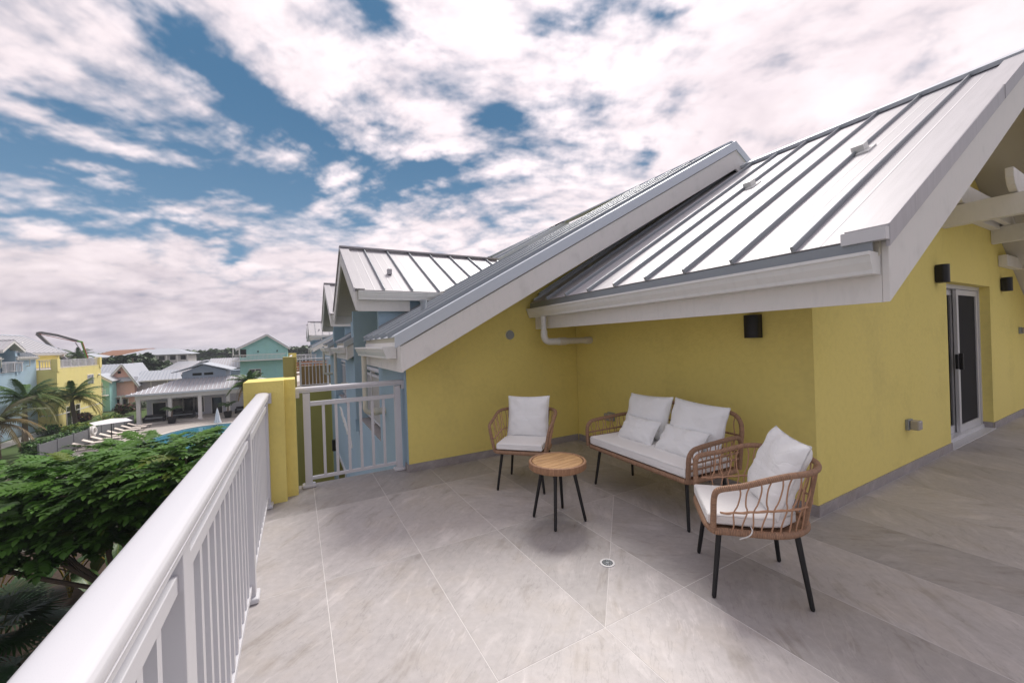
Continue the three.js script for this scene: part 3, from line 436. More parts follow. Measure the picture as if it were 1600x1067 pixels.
function pillowGeo(w, h, t, seed, n = 40) {                  // w by h by t, corners pulled out, soft folds
  const pos = [], uv = [], idx = [], s = seed * 17.3, a = x => Math.abs(x);
  for (let side = 0; side < 2; side++) for (let j = 0; j <= n; j++) for (let i = 0; i <= n; i++) {
    const u = i / n * 2 - 1, v = j / n * 2 - 1, e = (1 - Math.pow(a(u), 3.2)) * (1 - Math.pow(a(v), 3.2)), rim = a(u) === 1 || a(v) === 1;
    let x = u * w / 2 * (1 - .055 * (1 - v * v)) , y = v * h / 2 * (1 - .06 * (1 - u * u));
    const ang = Math.atan2(v, u), rr = Math.hypot(u, v), fold = .012 * Math.sin(ang * 9 + s) * sstep(.55, 1.1, rr) * (1 - sstep(1.0, 1.4, rr) * .3) + .011 * fbm(u * 1.8 + s, v * 1.8 + side * 9, 3);
    let z = t / 2 * Math.pow(Math.max(e, 0), .5) * (1 + .12 * noise2(u * 1.3 + s, v * 1.3)) + fold * Math.pow(Math.max(e, 0), .3) * .8;
    if (v < 0) z *= 1.08; z = (side ? -1 : 1) * Math.max(z, rim ? 0 : .001) ;
    x += .006 * noise2(v * 3 + s, 1.1) * a(u); y += .008 * noise2(u * 3 + s, 7.7) * a(v);
    pos.push(x, y, z); uv.push(u * w / 2 + .5, v * h / 2 + .5);
  }
  const N = (n + 1) * (n + 1); for (let side = 0; side < 2; side++) for (let j = 0; j < n; j++) for (let i = 0; i < n; i++) { const p = side * N + j * (n + 1) + i, q = p + 1, r = p + n + 1, k = r + 1; side ? idx.push(p, r, q, q, r, k) : idx.push(p, q, r, q, k, r); }
  let g = new THREE.BufferGeometry(); g.setAttribute('position', new THREE.Float32BufferAttribute(pos, 3)); g.setAttribute('uv', new THREE.Float32BufferAttribute(uv, 2)); g.setIndex(idx); g.computeVertexNormals(); return g;
}
function seamLoop(w, h, seed) { const p = []; for (let i = 0; i < 64; i++) { const t = i / 64 * 4, k = Math.floor(t), f = (t - k) * 2 - 1; let u, v; if (k === 0) [u, v] = [f, -1]; else if (k === 1) [u, v] = [1, f]; else if (k === 2) [u, v] = [-f, 1]; else [u, v] = [-1, -f]; p.push([u * w / 2 * (1 - .055 * (1 - v * v)), v * h / 2 * (1 - .06 * (1 - u * u)), 0]); } return new THREE.TubeGeometry(new THREE.CatmullRomCurve3(p.map(q => V(...q)), true), 160, .0035, 6, true); }
function cushion(name, label, w, h, t, seed, pos, yaw, tilt, mat, group, roll = 0) {      // stands on its lower edge, leans back by tilt
  const g = thing(name, label, 'cushion', pos, yaw, group); g.rotation.order = 'YXZ'; g.rotation.set(-tilt, yaw, roll);
  const c = mesh('cover', pillowGeo(w, h, t, seed).translate(0, h * .47, 0), mat, g); mesh('piping', seamLoop(w, h, seed).translate(0, h * .47, 0), mat, g); return g;
}
function seatPad(label, outline, y, t, pos, yaw, seed) {                                 // box cushion with soft edges, outline in [x, z]
  const g = thing('seat_cushion', label, 'seat cushion', pos, yaw), s = poly(outline.map(([x, z]) => [x, -z]));
  let e = new THREE.ExtrudeGeometry(s, { depth: t - .04, bevelEnabled: true, bevelSize: .018, bevelThickness: .02, bevelOffset: -.018, bevelSegments: 5, curveSegments: 8, steps: 1 }).rotateX(-Math.PI / 2).translate(0, .02, 0);
  // top with a slight crown: a fine grid pulled over the outline
  e = metreUV(e); const p = e.attributes.position; for (let i = 0; i < p.count; i++) { const x = p.getX(i), z = p.getZ(i), yy = p.getY(i); p.setY(i, yy + .006 * fbm(x * 4 + seed, z * 4, 2) * (yy > t * .5 ? 1 : .5)); } e = toCreasedNormals(e, .9);
  mesh('cover', e, fabricMat, g);
  const loop = (yy) => { const c = outline.map(([x, z]) => V(x * .997, yy, z * .997)); const cp = new THREE.CurvePath(); for (let i = 0; i < c.length; i++) cp.add(new THREE.LineCurve3(c[i], c[(i + 1) % c.length])); return new THREE.TubeGeometry(cp, 120, .0035, 6, true); };
  mesh('piping', [loop(t - .012), loop(.014)], fabricMat, g); return g;
}
const LEG = (a, b) => [rod(a, b, .0155, .0125, 14), rod([b[0], b[1] - .0, b[2]], [b[0] + (b[0] - a[0]) * .012, 0.0006, b[2] + (b[2] - a[2]) * .012], .0128, .009, 12)];
function makeChair(label, pos, yaw) {
  const g = thing('rattan_chair', label, 'armchair', pos, yaw, undefined);
  const N = 120, top = [], ring = [];
  // plan of the seat ring and of the flared top rail, front is +z
  const plan = (t, hw, zf, zc, R) => { const st = zf - zc, arc = Math.PI * R, L = 2 * st + arc; let s = t * L; if (s < st) return [-hw, zf - s]; s -= st; if (s < arc) { const a = s / arc * Math.PI; return [-hw * Math.cos(a), zc - R * Math.sin(a)]; } return [hw, zc + (s - arc)]; };
  const TP = t => { const [x, z] = plan(t, .325, .215, -.03, .325), b = sstep(.0, .5, 1 - Math.abs(t * 2 - 1)); return [x, .665 + .085 * b, z]; };
  const RP = t => { const [x, z] = plan(t, .255, .235, -.02, .275); return [x, .395, z]; };
  const tr = [[-.262, .40, .245], [-.285, .50, .245], [-.305, .60, .243], [-.318, .648, .225]]; for (let i = 0; i <= 26; i++) tr.push(TP(.035 + .93 * i / 26)); tr.push([.318, .648, .225], [.305, .60, .243], [.285, .50, .245], [.262, .40, .245]);
  mesh('top_rail', tube(tr, .0165, 150, 10), rattanLong, g);
  const rr = []; for (let i = 0; i <= 30; i++) rr.push(RP(i / 30)); rr.push([.18, .395, .262], [0, .395, .266], [-.18, .395, .262]);
  mesh('seat_ring', tube(rr, .020, 140, 10, true), rattanLong, g);
  mesh('seat_base', metreUV(exXZ(rr.map(p => [p[0] * .97, p[2] * .97]), .383, .402)), rattanShort, g);
  for (const s of [-1, 1]) { mesh('rear_post', tube([RP(s < 0 ? .36 : .64), TP(s < 0 ? .355 : .645)].map((p, i) => i ? [p[0], p[1] - .01, p[2]] : p), .013, 14, 8), rattanShort, g); }
  const r = rng(5), K = 27;
  for (let i = 1; i < K; i++) { const t = .03 + .94 * i / K, a = RP(t), b = TP(t), bow = ((i % 2) ? 1 : -1) * .010, m = q => a.map((x, k) => lerp(x, b[k], q)); const tan = TP(Math.min(1, t + .01)).map((x, k) => x - TP(t)[k]), l = Math.hypot(...tan) || 1, off = (p, q) => p.map((x, k) => x + tan[k] / l * q); mesh('strand', tube([a, off(m(.18), bow * .2), off(m(.43), -bow), off(m(.58), bow * .5), off(m(.82), bow * 1.1), m(.985)], .0042, 18, 6), rattanThin, g); }
  const hoop = []; for (let i = 0; i <= 60; i++) { const t = .012 + .976 * i / 60, a = RP(t), b = TP(t); hoop.push([lerp(a[0], b[0], .43), lerp(a[1], b[1], .43) + .002 * Math.sin(i * 1.9), lerp(a[2], b[2], .43)]); }
  mesh('middle_strand', [tube(hoop, .0062, 140, 6), tube(hoop.map(([x, y, z], i) => [x * 1.012, y + .004 * Math.sin(i * 1.7), z * 1.012]), .0042, 140, 6)], rattanThin, g);
  for (const [x, z] of [[-.195, .2], [.195, .2], [-.195, -.19], [.195, -.19]]) mesh('leg', LEG([x, .39, z], [x * 1.24, .012, z * 1.24]), M.black, g);
  return g;
}
const chairPad = [[-.235, .255], [-.236, -.02], [-.205, -.14], [-.12, -.225], [0, -.245], [.12, -.225], [.205, -.14], [.236, -.02], [.235, .255]];
function at(pos, yaw, x, y, z) { const c = Math.cos(yaw), s = Math.sin(yaw); return [pos[0] + x * c + z * s, y, pos[2] - x * s + z * c]; }
const ch1 = [2.10, 0, -3.575], yaw1 = -.80, ch2 = [2.41, 0, -1.42], yaw2 = -2.36;
const chair = makeChair('rattan armchair with white cushions facing out beside the round side table', ch1, yaw1);
copy(chair, 'rattan_chair', 'rattan armchair nearest the camera with a loose white cushion tie', ch2, yaw2);
seatPad('white seat pad on the armchair behind the side table', chairPad, 0, .068, at(ch1, yaw1, 0, .418, .012), yaw1, 1);
seatPad('white seat pad on the armchair nearest the camera', chairPad, 0, .068, at(ch2, yaw2, 0, .418, .012), yaw2, 2);
cushion('back_cushion', 'square white back cushion on the armchair behind the side table', .47, .45, .15, 3, at(ch1, yaw1, 0, .478, -.10), yaw1, .27, fabricCool, undefined, .01);
cushion('back_cushion', 'white back cushion leaning in the armchair nearest the camera', .47, .46, .16, 4, at(ch2, yaw2, -.01, .478, -.085), yaw2 + .05, .38, fabricCool, undefined, -.03);
{ const g = thing('cushion_tie', 'loose white cushion tie hanging over the rattan ring of the front armchair', 'fabric tie', at(ch2, yaw2, .27, .40, .02), yaw2); mesh('ribbon', [tube([[-.03, .03, .03], [.005, .022, .03], [.024, .0, .05], [.028, -.022, .10]], .0035, 16, 6)], fabricMat, g); }
// loveseat
{
  const P = [2.885, 0, -2.555], yaw = -Math.PI / 2 - .065, g = thing('rattan_loveseat', 'two-seat rattan loveseat against the shaded yellow wall', 'loveseat', P, yaw), hw = .62, zf = .275, zb = -.29;
  const ring = [[-hw, .395, zf - .03], [-hw + .03, .395, zf], [0, .395, zf + .004], [hw - .03, .395, zf], [hw, .395, zf - .03], [hw, .395, zb + .03], [hw - .03, .395, zb], [0, .395, zb], [-hw + .03, .395, zb], [-hw, .395, zb + .03]];
  const dense = []; for (let i = 0; i < ring.length; i++) { const a = ring[i], b = ring[(i + 1) % ring.length]; for (let k = 0; k < 6; k++) dense.push(a.map((x, j) => lerp(x, b[j], k / 6))); }
  mesh('seat_ring', tube(dense, .020, 220, 10, true), rattanLong, g); mesh('seat_base', exXZ(ring.map(p => [p[0] * .985, p[2] * .97]), .383, .402), rattanShort, g);
  for (const s of [-1, 1]) {
    const x = s * (hw + .005), arm = [[x, .40, zf + .012], [x + s * .008, .50, zf + .014], [x + s * .012, .59, zf + .008], [x + s * .014, .638, zf - .035], [x + s * .015, .653, zf - .11], [x + s * .015, .663, 0], [x + s * .015, .672, zb + .06], [x + s * .012, .655, zb - .005], [x + s * .01, .60, zb - .03], [x, .50, zb - .03], [x - s * .003, .40, zb - .02]];
    mesh('arm_frame', tube(arm, .0185, 90, 10), rattanLong, g);
    const yT = z => .642 + .025 * ((zf - z) / (zf - zb));
    for (let i = 1; i < 12; i++) { const z = lerp(zf, zb, i / 12), b = (i % 2 ? 1 : -1) * .010; mesh('strand', tube([[x, .40, z], [x, .46, z - b * .4], [x + s * .004, .52, z - b], [x + s * .008, .59, z + b], [x + s * .014, yT(z), z]], .0042, 16, 6), rattanThin, g); }
    for (const yy of [.485, .535]) mesh('arm_band', tube([[x + s * .003, yy, zf - .0], [x + s * .004, yy + .003, 0], [x + s * .004, yy + .008, zb]], .0085, 30, 8), rattanShort, g);
  }
  const bz = y => zb - .02 - (y - .40) * .22, back = [[-hw + .02, .40], [-hw + .012, .55], [-hw + .012, .70], [-hw + .045, .79], [-hw + .13, .835], [-.3, .842], [0, .845], [.3, .842], [hw - .13, .835], [hw - .045, .79], [hw - .012, .70], [hw - .012, .55], [hw - .02, .40]].map(([x, y]) => [x, y, bz(y)]);
  mesh('back_frame', tube(back, .0185, 160, 10), rattanLong, g);
  for (let i = 1; i < 15; i++) { const x = lerp(-hw, hw, i / 15), b = (i % 2 ? 1 : -1) * .012, ed = 1 - Math.pow(Math.abs(x) / hw, 8) * .1; mesh('strand', tube([[x, .40, bz(.4)], [x + b, .52, bz(.52)], [x - b, .64, bz(.64)], [x + b * .6, .75, bz(.75)], [x, .838 * ed, bz(.838 * ed)]], .0048, 18, 6), rattanThin, g); }
  for (const yy of [.53, .665]) mesh('back_band', tube([[-hw + .012, yy, bz(yy)], [0, yy + .004, bz(yy)], [hw - .012, yy, bz(yy)]], .009, 30, 8), rattanShort, g);
  for (const [x, z] of [[-.535, .2], [.535, .2], [-.535, -.21], [.535, -.21]]) mesh('leg', LEG([x, .39, z], [x + Math.sign(x) * .045, .012, z * 1.22]), M.black, g);
  const w = .595; seatPad('long white seat pad on the loveseat', [[-w, .272], [-w, -.25], [w, -.25], [w, .272]], 0, .085, at(P, yaw, 0, .418, .01), yaw, 5);
  cushion('back_cushion', 'large white back cushion at the far end of the loveseat', .56, .45, .16, 6, at(P, yaw, -.30, .495, -.155), yaw + .02, .34, fabricCool, undefined, .03);
  cushion('back_cushion', 'large white back cushion at the near end of the loveseat', .58, .45, .17, 7, at(P, yaw, .285, .495, -.145), yaw - .03, .30, fabricCool, undefined, -.035);
  cushion('lumbar_cushion', 'small white lumbar cushion leaning at the far end of the loveseat', .45, .26, .12, 8, at(P, yaw, -.235, .498, .03), yaw + .03, .62, fabricCool, undefined, -.02);
  cushion('lumbar_cushion', 'small white lumbar cushion leaning at the near end of the loveseat', .47, .26, .12, 9, at(P, yaw, .285, .498, .045), yaw - .05, .66, fabricCool, undefined, .01);
}
// round side table with slatted top
{
  const g = thing('side_table', 'round side table with teak-coloured slats and four black legs', 'side table', [1.90, 0, -2.715], .1), R = .243, y = .5;
  const grain = tex(512, 256, (u, v) => { const a = fbm(u * 3, v * 26, 5, 3, 26), b = fbm(u * 6, v * 90, 3, 6, 90); const s = .86 + .16 * a + .10 * b; return [s, s * (.97 + .03 * a), s * (.92 + .06 * a)]; }, true, 2.2, 4.4);
  const teak = [.0, .05, -.05].map(d => std({ color: lin(.66 + d, .405 + d * .7, .195 + d * .4), roughness: .55, map: grain }));
  const rimMat = rattanTone.clone(); rimMat.repeat.set(9, 1); rimMat.needsUpdate = true; const rim = std({ color: lin(.52, .285, .155), roughness: .6, map: rimMat });
  mesh('rim', new THREE.LatheGeometry([[R - .027, y - .055], [R - .006, y - .058], [R, y - .052], [R, y - .008], [R - .006, y], [R - .020, y], [R - .027, y - .006], [R - .027, y - .055]].map(p => new THREE.Vector2(...p)), 72), rim, g);
  const n = 7, r0 = R - .031, w = 2 * r0 / n; for (let i = 0; i < n; i++) { const a = -r0 + i * w + .0024, b = a + w - .0048, pts = [], end = (z, s) => s * Math.sqrt(Math.max(0, r0 * r0 - z * z)); for (let k = 0; k <= 8; k++) { const z = lerp(a, b, k / 8); pts.push([end(z, 1), z]); } for (let k = 8; k >= 0; k--) { const z = lerp(a, b, k / 8); pts.push([end(z, -1), z]); } const ge = exXZ(pts, y - .018, y - .003, undefined, .0012), uv = ge.attributes.uv; for (let k = 0; k < uv.count; k++) uv.setX(k, uv.getX(k) + i * .37); mesh('slat', ge, teak[i % 3], g); }
  mesh('under_plate', new THREE.CylinderGeometry(R - .028, R - .028, .012, 48).translate(0, y - .03, 0), M.black, g);
  for (let i = 0; i < 4; i++) { const a = .86 + i * Math.PI / 2, c = Math.cos(a), s = Math.sin(a); mesh('leg', LEG([c * .125, y - .036, s * .125], [c * .218, .012, s * .218]), M.black, g); }
}
// ---------------------------------------------------------------- neighbouring terrace, opposite terrace
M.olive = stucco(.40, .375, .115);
function terraceBlock(name, label, z0, z1, mat, x1 = 3.66) {
  const g = thing(name, label, 'terrace block'); mesh('wall', box(-.455, x1, -7, -.03, z1, z0), mat, g); mesh('floor', box(-.46, x1 + .05, -.0295, 0, z1 - .02, z0 + .02), M.concrete, g); mesh('coping', box(-.47, -.40, .0005, .09, z1, z0), mat, g);
  return g;
}
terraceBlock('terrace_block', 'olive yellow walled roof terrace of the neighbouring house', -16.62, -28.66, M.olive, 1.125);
railing('white railing of the neighbouring terrace beside its olive pillar', undefined, 'x', -16.9, .0, 1.12, [.10, 1.04], { spacing: .13, bw: .014, cap: .09, top: 1.12, mid: .94, post: .07 });
railing('long white railing on the garden edge of the neighbouring terrace', undefined, 'z', -.31, -28.4, -16.95, [-28.2, -26, -24, -22, -20, -18, -17.1], { spacing: .16 });
railing('white railing at the far end of the neighbouring terrace', undefined, 'x', -28.45, -.3, 1.12, [-.2, .5, 1.05], { spacing: .14, bw: .014 });
pillar('yellow pillar at the far end of the neighbouring terrace', -23.75, M.yellow);
railing('white balcony railing of the nearest blue townhouse under its dormer', undefined, 'z', 1.27, -9.36, -6.5, [-9.2, -7.9, -6.65], { y: 0, spacing: .11, cap: .09 });
railing('white balcony railing of the second blue townhouse', undefined, 'z', 1.27, -14.2, -11.4, [-14.05, -12.8, -11.55], { y: 0, spacing: .13, cap: .09 });
{
  const wick = std({ color: lin(.22, .155, .07), roughness: .7, bumpMap: wrapBump, bumpScale: .004 });
  const g = thing('wicker_sofa', 'brown wicker sofa seen from behind on the neighbouring terrace', 'sofa', [.62, 0, -17.75]);
  mesh('backrest', slab([[-.5, .06, .30], [.5, .06, .30], [.56, .80, .42], [-.56, .80, .42]], .07), wick, g); mesh('seat', rbox(-.5, .5, .18, .34, -.45, .2, .03), wick, g); for (const s of [-1, 1]) mesh('arm', rbox(s * .5 - .05, s * .5 + .05, .04, .55, -.45, .28, .03), wick, g); mesh('seat_pad', rbox(-.44, .44, .345, .46, -.44, .2, .04, 3), fabricMat, g);
  const wood = std({ color: lin(.36, .16, .07), roughness: .6 });
  const c = thing('wooden_chair', 'slatted wooden chair beside the wicker sofa, left one', 'chair', [.02, 0, -19.0], .5);
  for (const [x, z] of [[-.25, .25], [.25, .25], [-.25, -.25], [.25, -.25]]) mesh('leg', rbox(x - .025, x + .025, 0, z < 0 ? .92 : .6, z - .025, z + .025, .005), wood, c);
  mesh('seat', rbox(-.25, .25, .38, .42, -.25, .25, .005), wood, c); for (let i = 0; i < 4; i++) mesh('back_slat', rbox(-.22, .22, .5 + i * .11, .57 + i * .11, -.26, -.235, .004), wood, c); for (const s of [-1, 1]) mesh('armrest', rbox(s * .26 - .03, s * .26 + .03, .6, .63, -.27, .28, .005), wood, c); mesh('seat_pad', rbox(-.23, .23, .425, .5, -.22, .23, .02), fabricMat, c);
  copy(c, 'wooden_chair', 'slatted wooden chair behind the wicker sofa, middle one', [.40, 0, -20.0], .2); copy(c, 'wooden_chair', 'slatted wooden chair behind the wicker sofa, right one near the wall', [.85, 0, -19.6], -.3);
}
{ // white wall ornament and lower door of the row
  const g = thing('wall_ornament', 'white wave-shaped wall ornament on the blue wall behind the short railing', 'ornament', [1.127, -.68, -11.6]);
  for (let i = 0; i < 3; i++) { const s = new THREE.Shape(); const o = i * .42; s.moveTo(-.3, .5); s.bezierCurveTo(-.1, .56, .2, .42, .26, .0); s.bezierCurveTo(.2, .16, .02, .22, -.1, .2); s.bezierCurveTo(.02, .3, -.12, .42, -.3, .5); mesh('wave', new THREE.ExtrudeGeometry(s, { depth: .03, bevelEnabled: true, bevelSize: .006, bevelThickness: .006, bevelSegments: 1 }).rotateY(-Math.PI / 2).scale(1, .62, 1.9).translate(-.008, .06 - i * .17, -.85 + i * .85), M.white, g); }
  sconce('black wall light far down the blue wall above a lower door', [1.127, -1.78, -14.4], -Math.PI / 2).scale.setScalar(1.7);
  const d = thing('lower_door', 'narrow dark door low on the blue wall seen through the short railing', 'door', [1.127, -7, -13.2]); mesh('frame', [box(-.03, -.001, 2.2, 5.0, -1.2, -1.1), box(-.03, -.001, 2.2, 5.0, 1.1, 1.2), box(-.03, -.001, 4.9, 5.0, -1.1, 1.1)], M.alu, d); mesh('glass_pane', box(-.02, -.004, 2.2, 4.9, -1.1, 1.1), M.glass, d);
}
// opposite side of the pool court
{
  const g = terraceBlock('terrace_block', 'yellow walled roof terrace block across the pool, pale moulding band', 0, -11.9, M.yellowLit); g.scale.x = -1; g.position.set(MX, 0, -66.75);
  const band = mesh('moulding_band', [box(-.475, -.456, -5.5, -5.38, -11.9, 0), box(-.456, 1.1, -5.5, -5.38, .0, .02)], M.white, g);
  for (const [z, w, h, y] of [[-2.4, 1.1, 2.2, -7], [-4.6, 1.1, 2.2, -7], [-8.5, 1.6, 1.2, -2.4]]) { const f = mesh('window_frame', [box(-.50, -.457, y, y + h, z - w / 2 - .1, z - w / 2), box(-.50, -.457, y, y + h, z + w / 2, z + w / 2 + .1), box(-.50, -.457, y + h, y + h + .1, z - w / 2 - .1, z + w / 2 + .1)], M.white, g); mesh('pane', box(-.47, -.457, y, y + h, z - w / 2, z + w / 2), M.glass, f); }
  mesh('wall_globe', new THREE.SphereGeometry(.16, 12, 8).translate(-.55, -1.3, -10.9), M.white, g);
  const p = pillar('yellow corner pillar of the terrace across the pool, near end', 0, M.yellowLit); p.position.set(MX + .24, 0, -67.0); p.scale.set(-1.4, 1, 1.4);
  const q = pillar('yellow corner pillar of the terrace across the pool, far end', 0, M.yellowLit); q.position.set(MX + .24, 0, -78.4); q.scale.set(-1.4, 1, 1.4);
  const far = { spacing: .22, bw: .02, cap: .12, post: .09 };
  railing('white railing along the yellow terrace across the pool', undefined, 'z', MX + .3, -78.1, -67.4, [-76.5, -74.5, -72.5, -70.5, -68.5], far);
  railing('short white railing on the near end of the terrace across the pool', undefined, 'x', -66.95, MX - 1.1, MX + .1, [MX - 1.0], far);
  railing('white balcony railing on the blue townhouse across the pool', undefined, 'z', MX - 1.0, -63.8, -60.2, [-63.5, -62.2, -60.8], far);
}
// ---------------------------------------------------------------- ground, pool and court
const groundTone = (a, b, s) => tex(512, 512, (u, v) => { const k = .5 + .5 * fbm(u * 8, v * 8, 6, 8, 8), q = .85 + .25 * noise2(u * 120, v * 120, 120, 120); return [0, 1, 2].map(i => toS(lerp(a[i], b[i], k) * q)); }, true, s, s);
structure('ground', new THREE.CircleGeometry(1200, 64).rotateX(-Math.PI / 2).translate(0, -7.08, 0), std({ color: 0xffffff, roughness: 1, map: groundTone([.05, .07, .03], [.12, .11, .07], 400) }));
const outlineZ = (cx, cz, rx, rz, n = 40, p = 2.6) => [...Array(n)].map((_, i) => { const a = i / n * Math.PI * 2, c = Math.cos(a), s = Math.sin(a); return [cx + rx * Math.sign(c) * Math.pow(Math.abs(c), 2 / p), cz + rz * Math.sign(s) * Math.pow(Math.abs(s), 2 / p)]; });
const poolO = outlineZ(-8.3, -42, 5.6, 14.3);
const deckMat = std({ color: 0xffffff, roughness: .85, map: groundTone([.44, .40, .36], [.60, .56, .51], .5) });
structure('pool_deck', exXZ([[-17.9, -47], [-17.2, -70], [1.1, -70], [1.1, -25.5], [-14, -25.5]], -7.3, -7.0, [poolO]), deckMat);
structure('pool_water', exXZ(poolO, -7.055, -7.045), new THREE.MeshPhysicalMaterial({ color: lin(.05, .22, .31), roughness: .08, ior: 1.33, side: THREE.DoubleSide, bumpMap: tex(512, 512, (u, v) => .5 + .5 * fbm(u * 10, v * 10, 4, 10, 10), false, .25, .25), bumpScale: .006 }));
{ const g = thing('pool_coping', 'pale stone coping round the edge of the pool', 'coping', [-8.3, -7, -42]); const inner = poolO.map(([x, z]) => [x + 8.3, z + 42]), outer = outlineZ(0, 0, 5.95, 14.65); mesh('coping_ring', exXZ(outer, .002, .045, [inner]), std({ color: lin(.66, .62, .57), roughness: .8 }), g); }
structure('lawn', exXZ([[-30, -40], [-30, -80], [-19.2, -80], [-17.6, -62], [-18.6, -47], [-18.6, -40]], -7.07, -7.03), std({ color: 0xffffff, roughness: 1, map: groundTone([.05, .10, .025], [.11, .17, .04], .5) }));
structure('path', exXZ([[-26.4, -42], [-24.9, -42], [-24.4, -65.8], [-26.2, -65.8]], -7.03, -7.0), M.concrete);
structure('garden_soil', exXZ([[-14, -25.45], [-.5, -25.45], [-.5, 6], [-14, 6]], -7.07, -7.02), std({ color: 0xffffff, roughness: 1, map: groundTone([.035, .024, .016], [.10, .065, .045], .6) }));
mesh('base_wall', box(-.44, 13, -7, -.345, -4.66, 3), M.yellow, homeYellow);
// ---------------------------------------------------------------- plants
const leafMat = (r, g, b, t = .25) => new THREE.MeshPhysicalMaterial({ color: lin(r, g, b), roughness: .45, transmission: t, thickness: 0, side: THREE.DoubleSide, specularIntensity: .35 });
function leafGeo(l, w, fold = .25, droop = .2) {                  // a pointed oval leaf along +z, folded at the midrib
  const pos = [], idx = [], R = 4; for (let i = 0; i <= R; i++) { const t = i / R, hw = w / 2 * Math.pow(Math.sin(Math.PI * Math.min(1, .06 + t * .94)), .7) * (t === 1 ? 0 : 1), y = -droop * l * t * t, z = l * t; pos.push(-hw, y + hw * fold, z, 0, y, z, hw, y + hw * fold, z); }
  for (let i = 0; i < R; i++) { const a = i * 3, b = a + 3; idx.push(a, b, a + 1, a + 1, b, b + 1, a + 1, b + 1, a + 2, a + 2, b + 1, b + 2); }
  const g = new THREE.BufferGeometry(); g.setAttribute('position', new THREE.Float32BufferAttribute(pos, 3)); g.setAttribute('uv', new THREE.Float32BufferAttribute(new Float32Array(pos.length / 3 * 2), 2)); g.setIndex(idx); g.computeVertexNormals(); return g.toNonIndexed();
}
const bark = std({ color: lin(.16, .12, .09), roughness: 1, bumpMap: tex(256, 256, (u, v) => .5 + .5 * fbm(u * 6, v * 16, 4, 6, 16)), bumpScale: .02 });
function pinnate(len, pairs, ll, lw) {                                                             // one compound leaf along +z, bending down
  const l = [], r = rng(91); for (let i = 0; i < pairs; i++) { const t = .18 + .78 * i / (pairs - 1), z = len * t, y = -.30 * len * t * t, sc = .75 + .35 * Math.sin(Math.PI * (.15 + .8 * t)); for (const s of [-1, 1]) { const g = leafGeo(ll * sc, lw * sc, .22, .25); g.rotateZ(s * (.15 + .2 * r())); g.rotateY(s * (1.05 - .35 * t)); g.rotateX(.25 * (r() - .4)); g.translate(0, y, z); l.push(g); } }
  const e = leafGeo(ll, lw, .2, .3); e.rotateX(.5); e.translate(0, -.3 * len, len * .98); l.push(e); const s = tube([[0, 0, 0], [0, -.075 * len, len * .5], [0, -.3 * len, len]], .005, 5, 4); l.push(s); return join(l);
}
function scatter(parent, name, geo, mat, places, colors) {                                          // places: [x, y, z, yaw, pitch, roll, scale]
  const im = new THREE.InstancedMesh(geo, mat, places.length), o = new THREE.Object3D(); o.rotation.order = 'YXZ';
  places.forEach((p, i) => { o.position.set(p[0], p[1], p[2]); o.rotation.set(p[4], p[3], p[5] || 0); o.scale.setScalar(p[6] || 1); o.updateMatrix(); im.setMatrixAt(i, o.matrix); im.setColorAt(i, colors(i, p)); });
  im.name = name; im.userData.kind = 'stuff'; im.castShadow = im.receiveShadow = true; parent.add(im); return im;
}
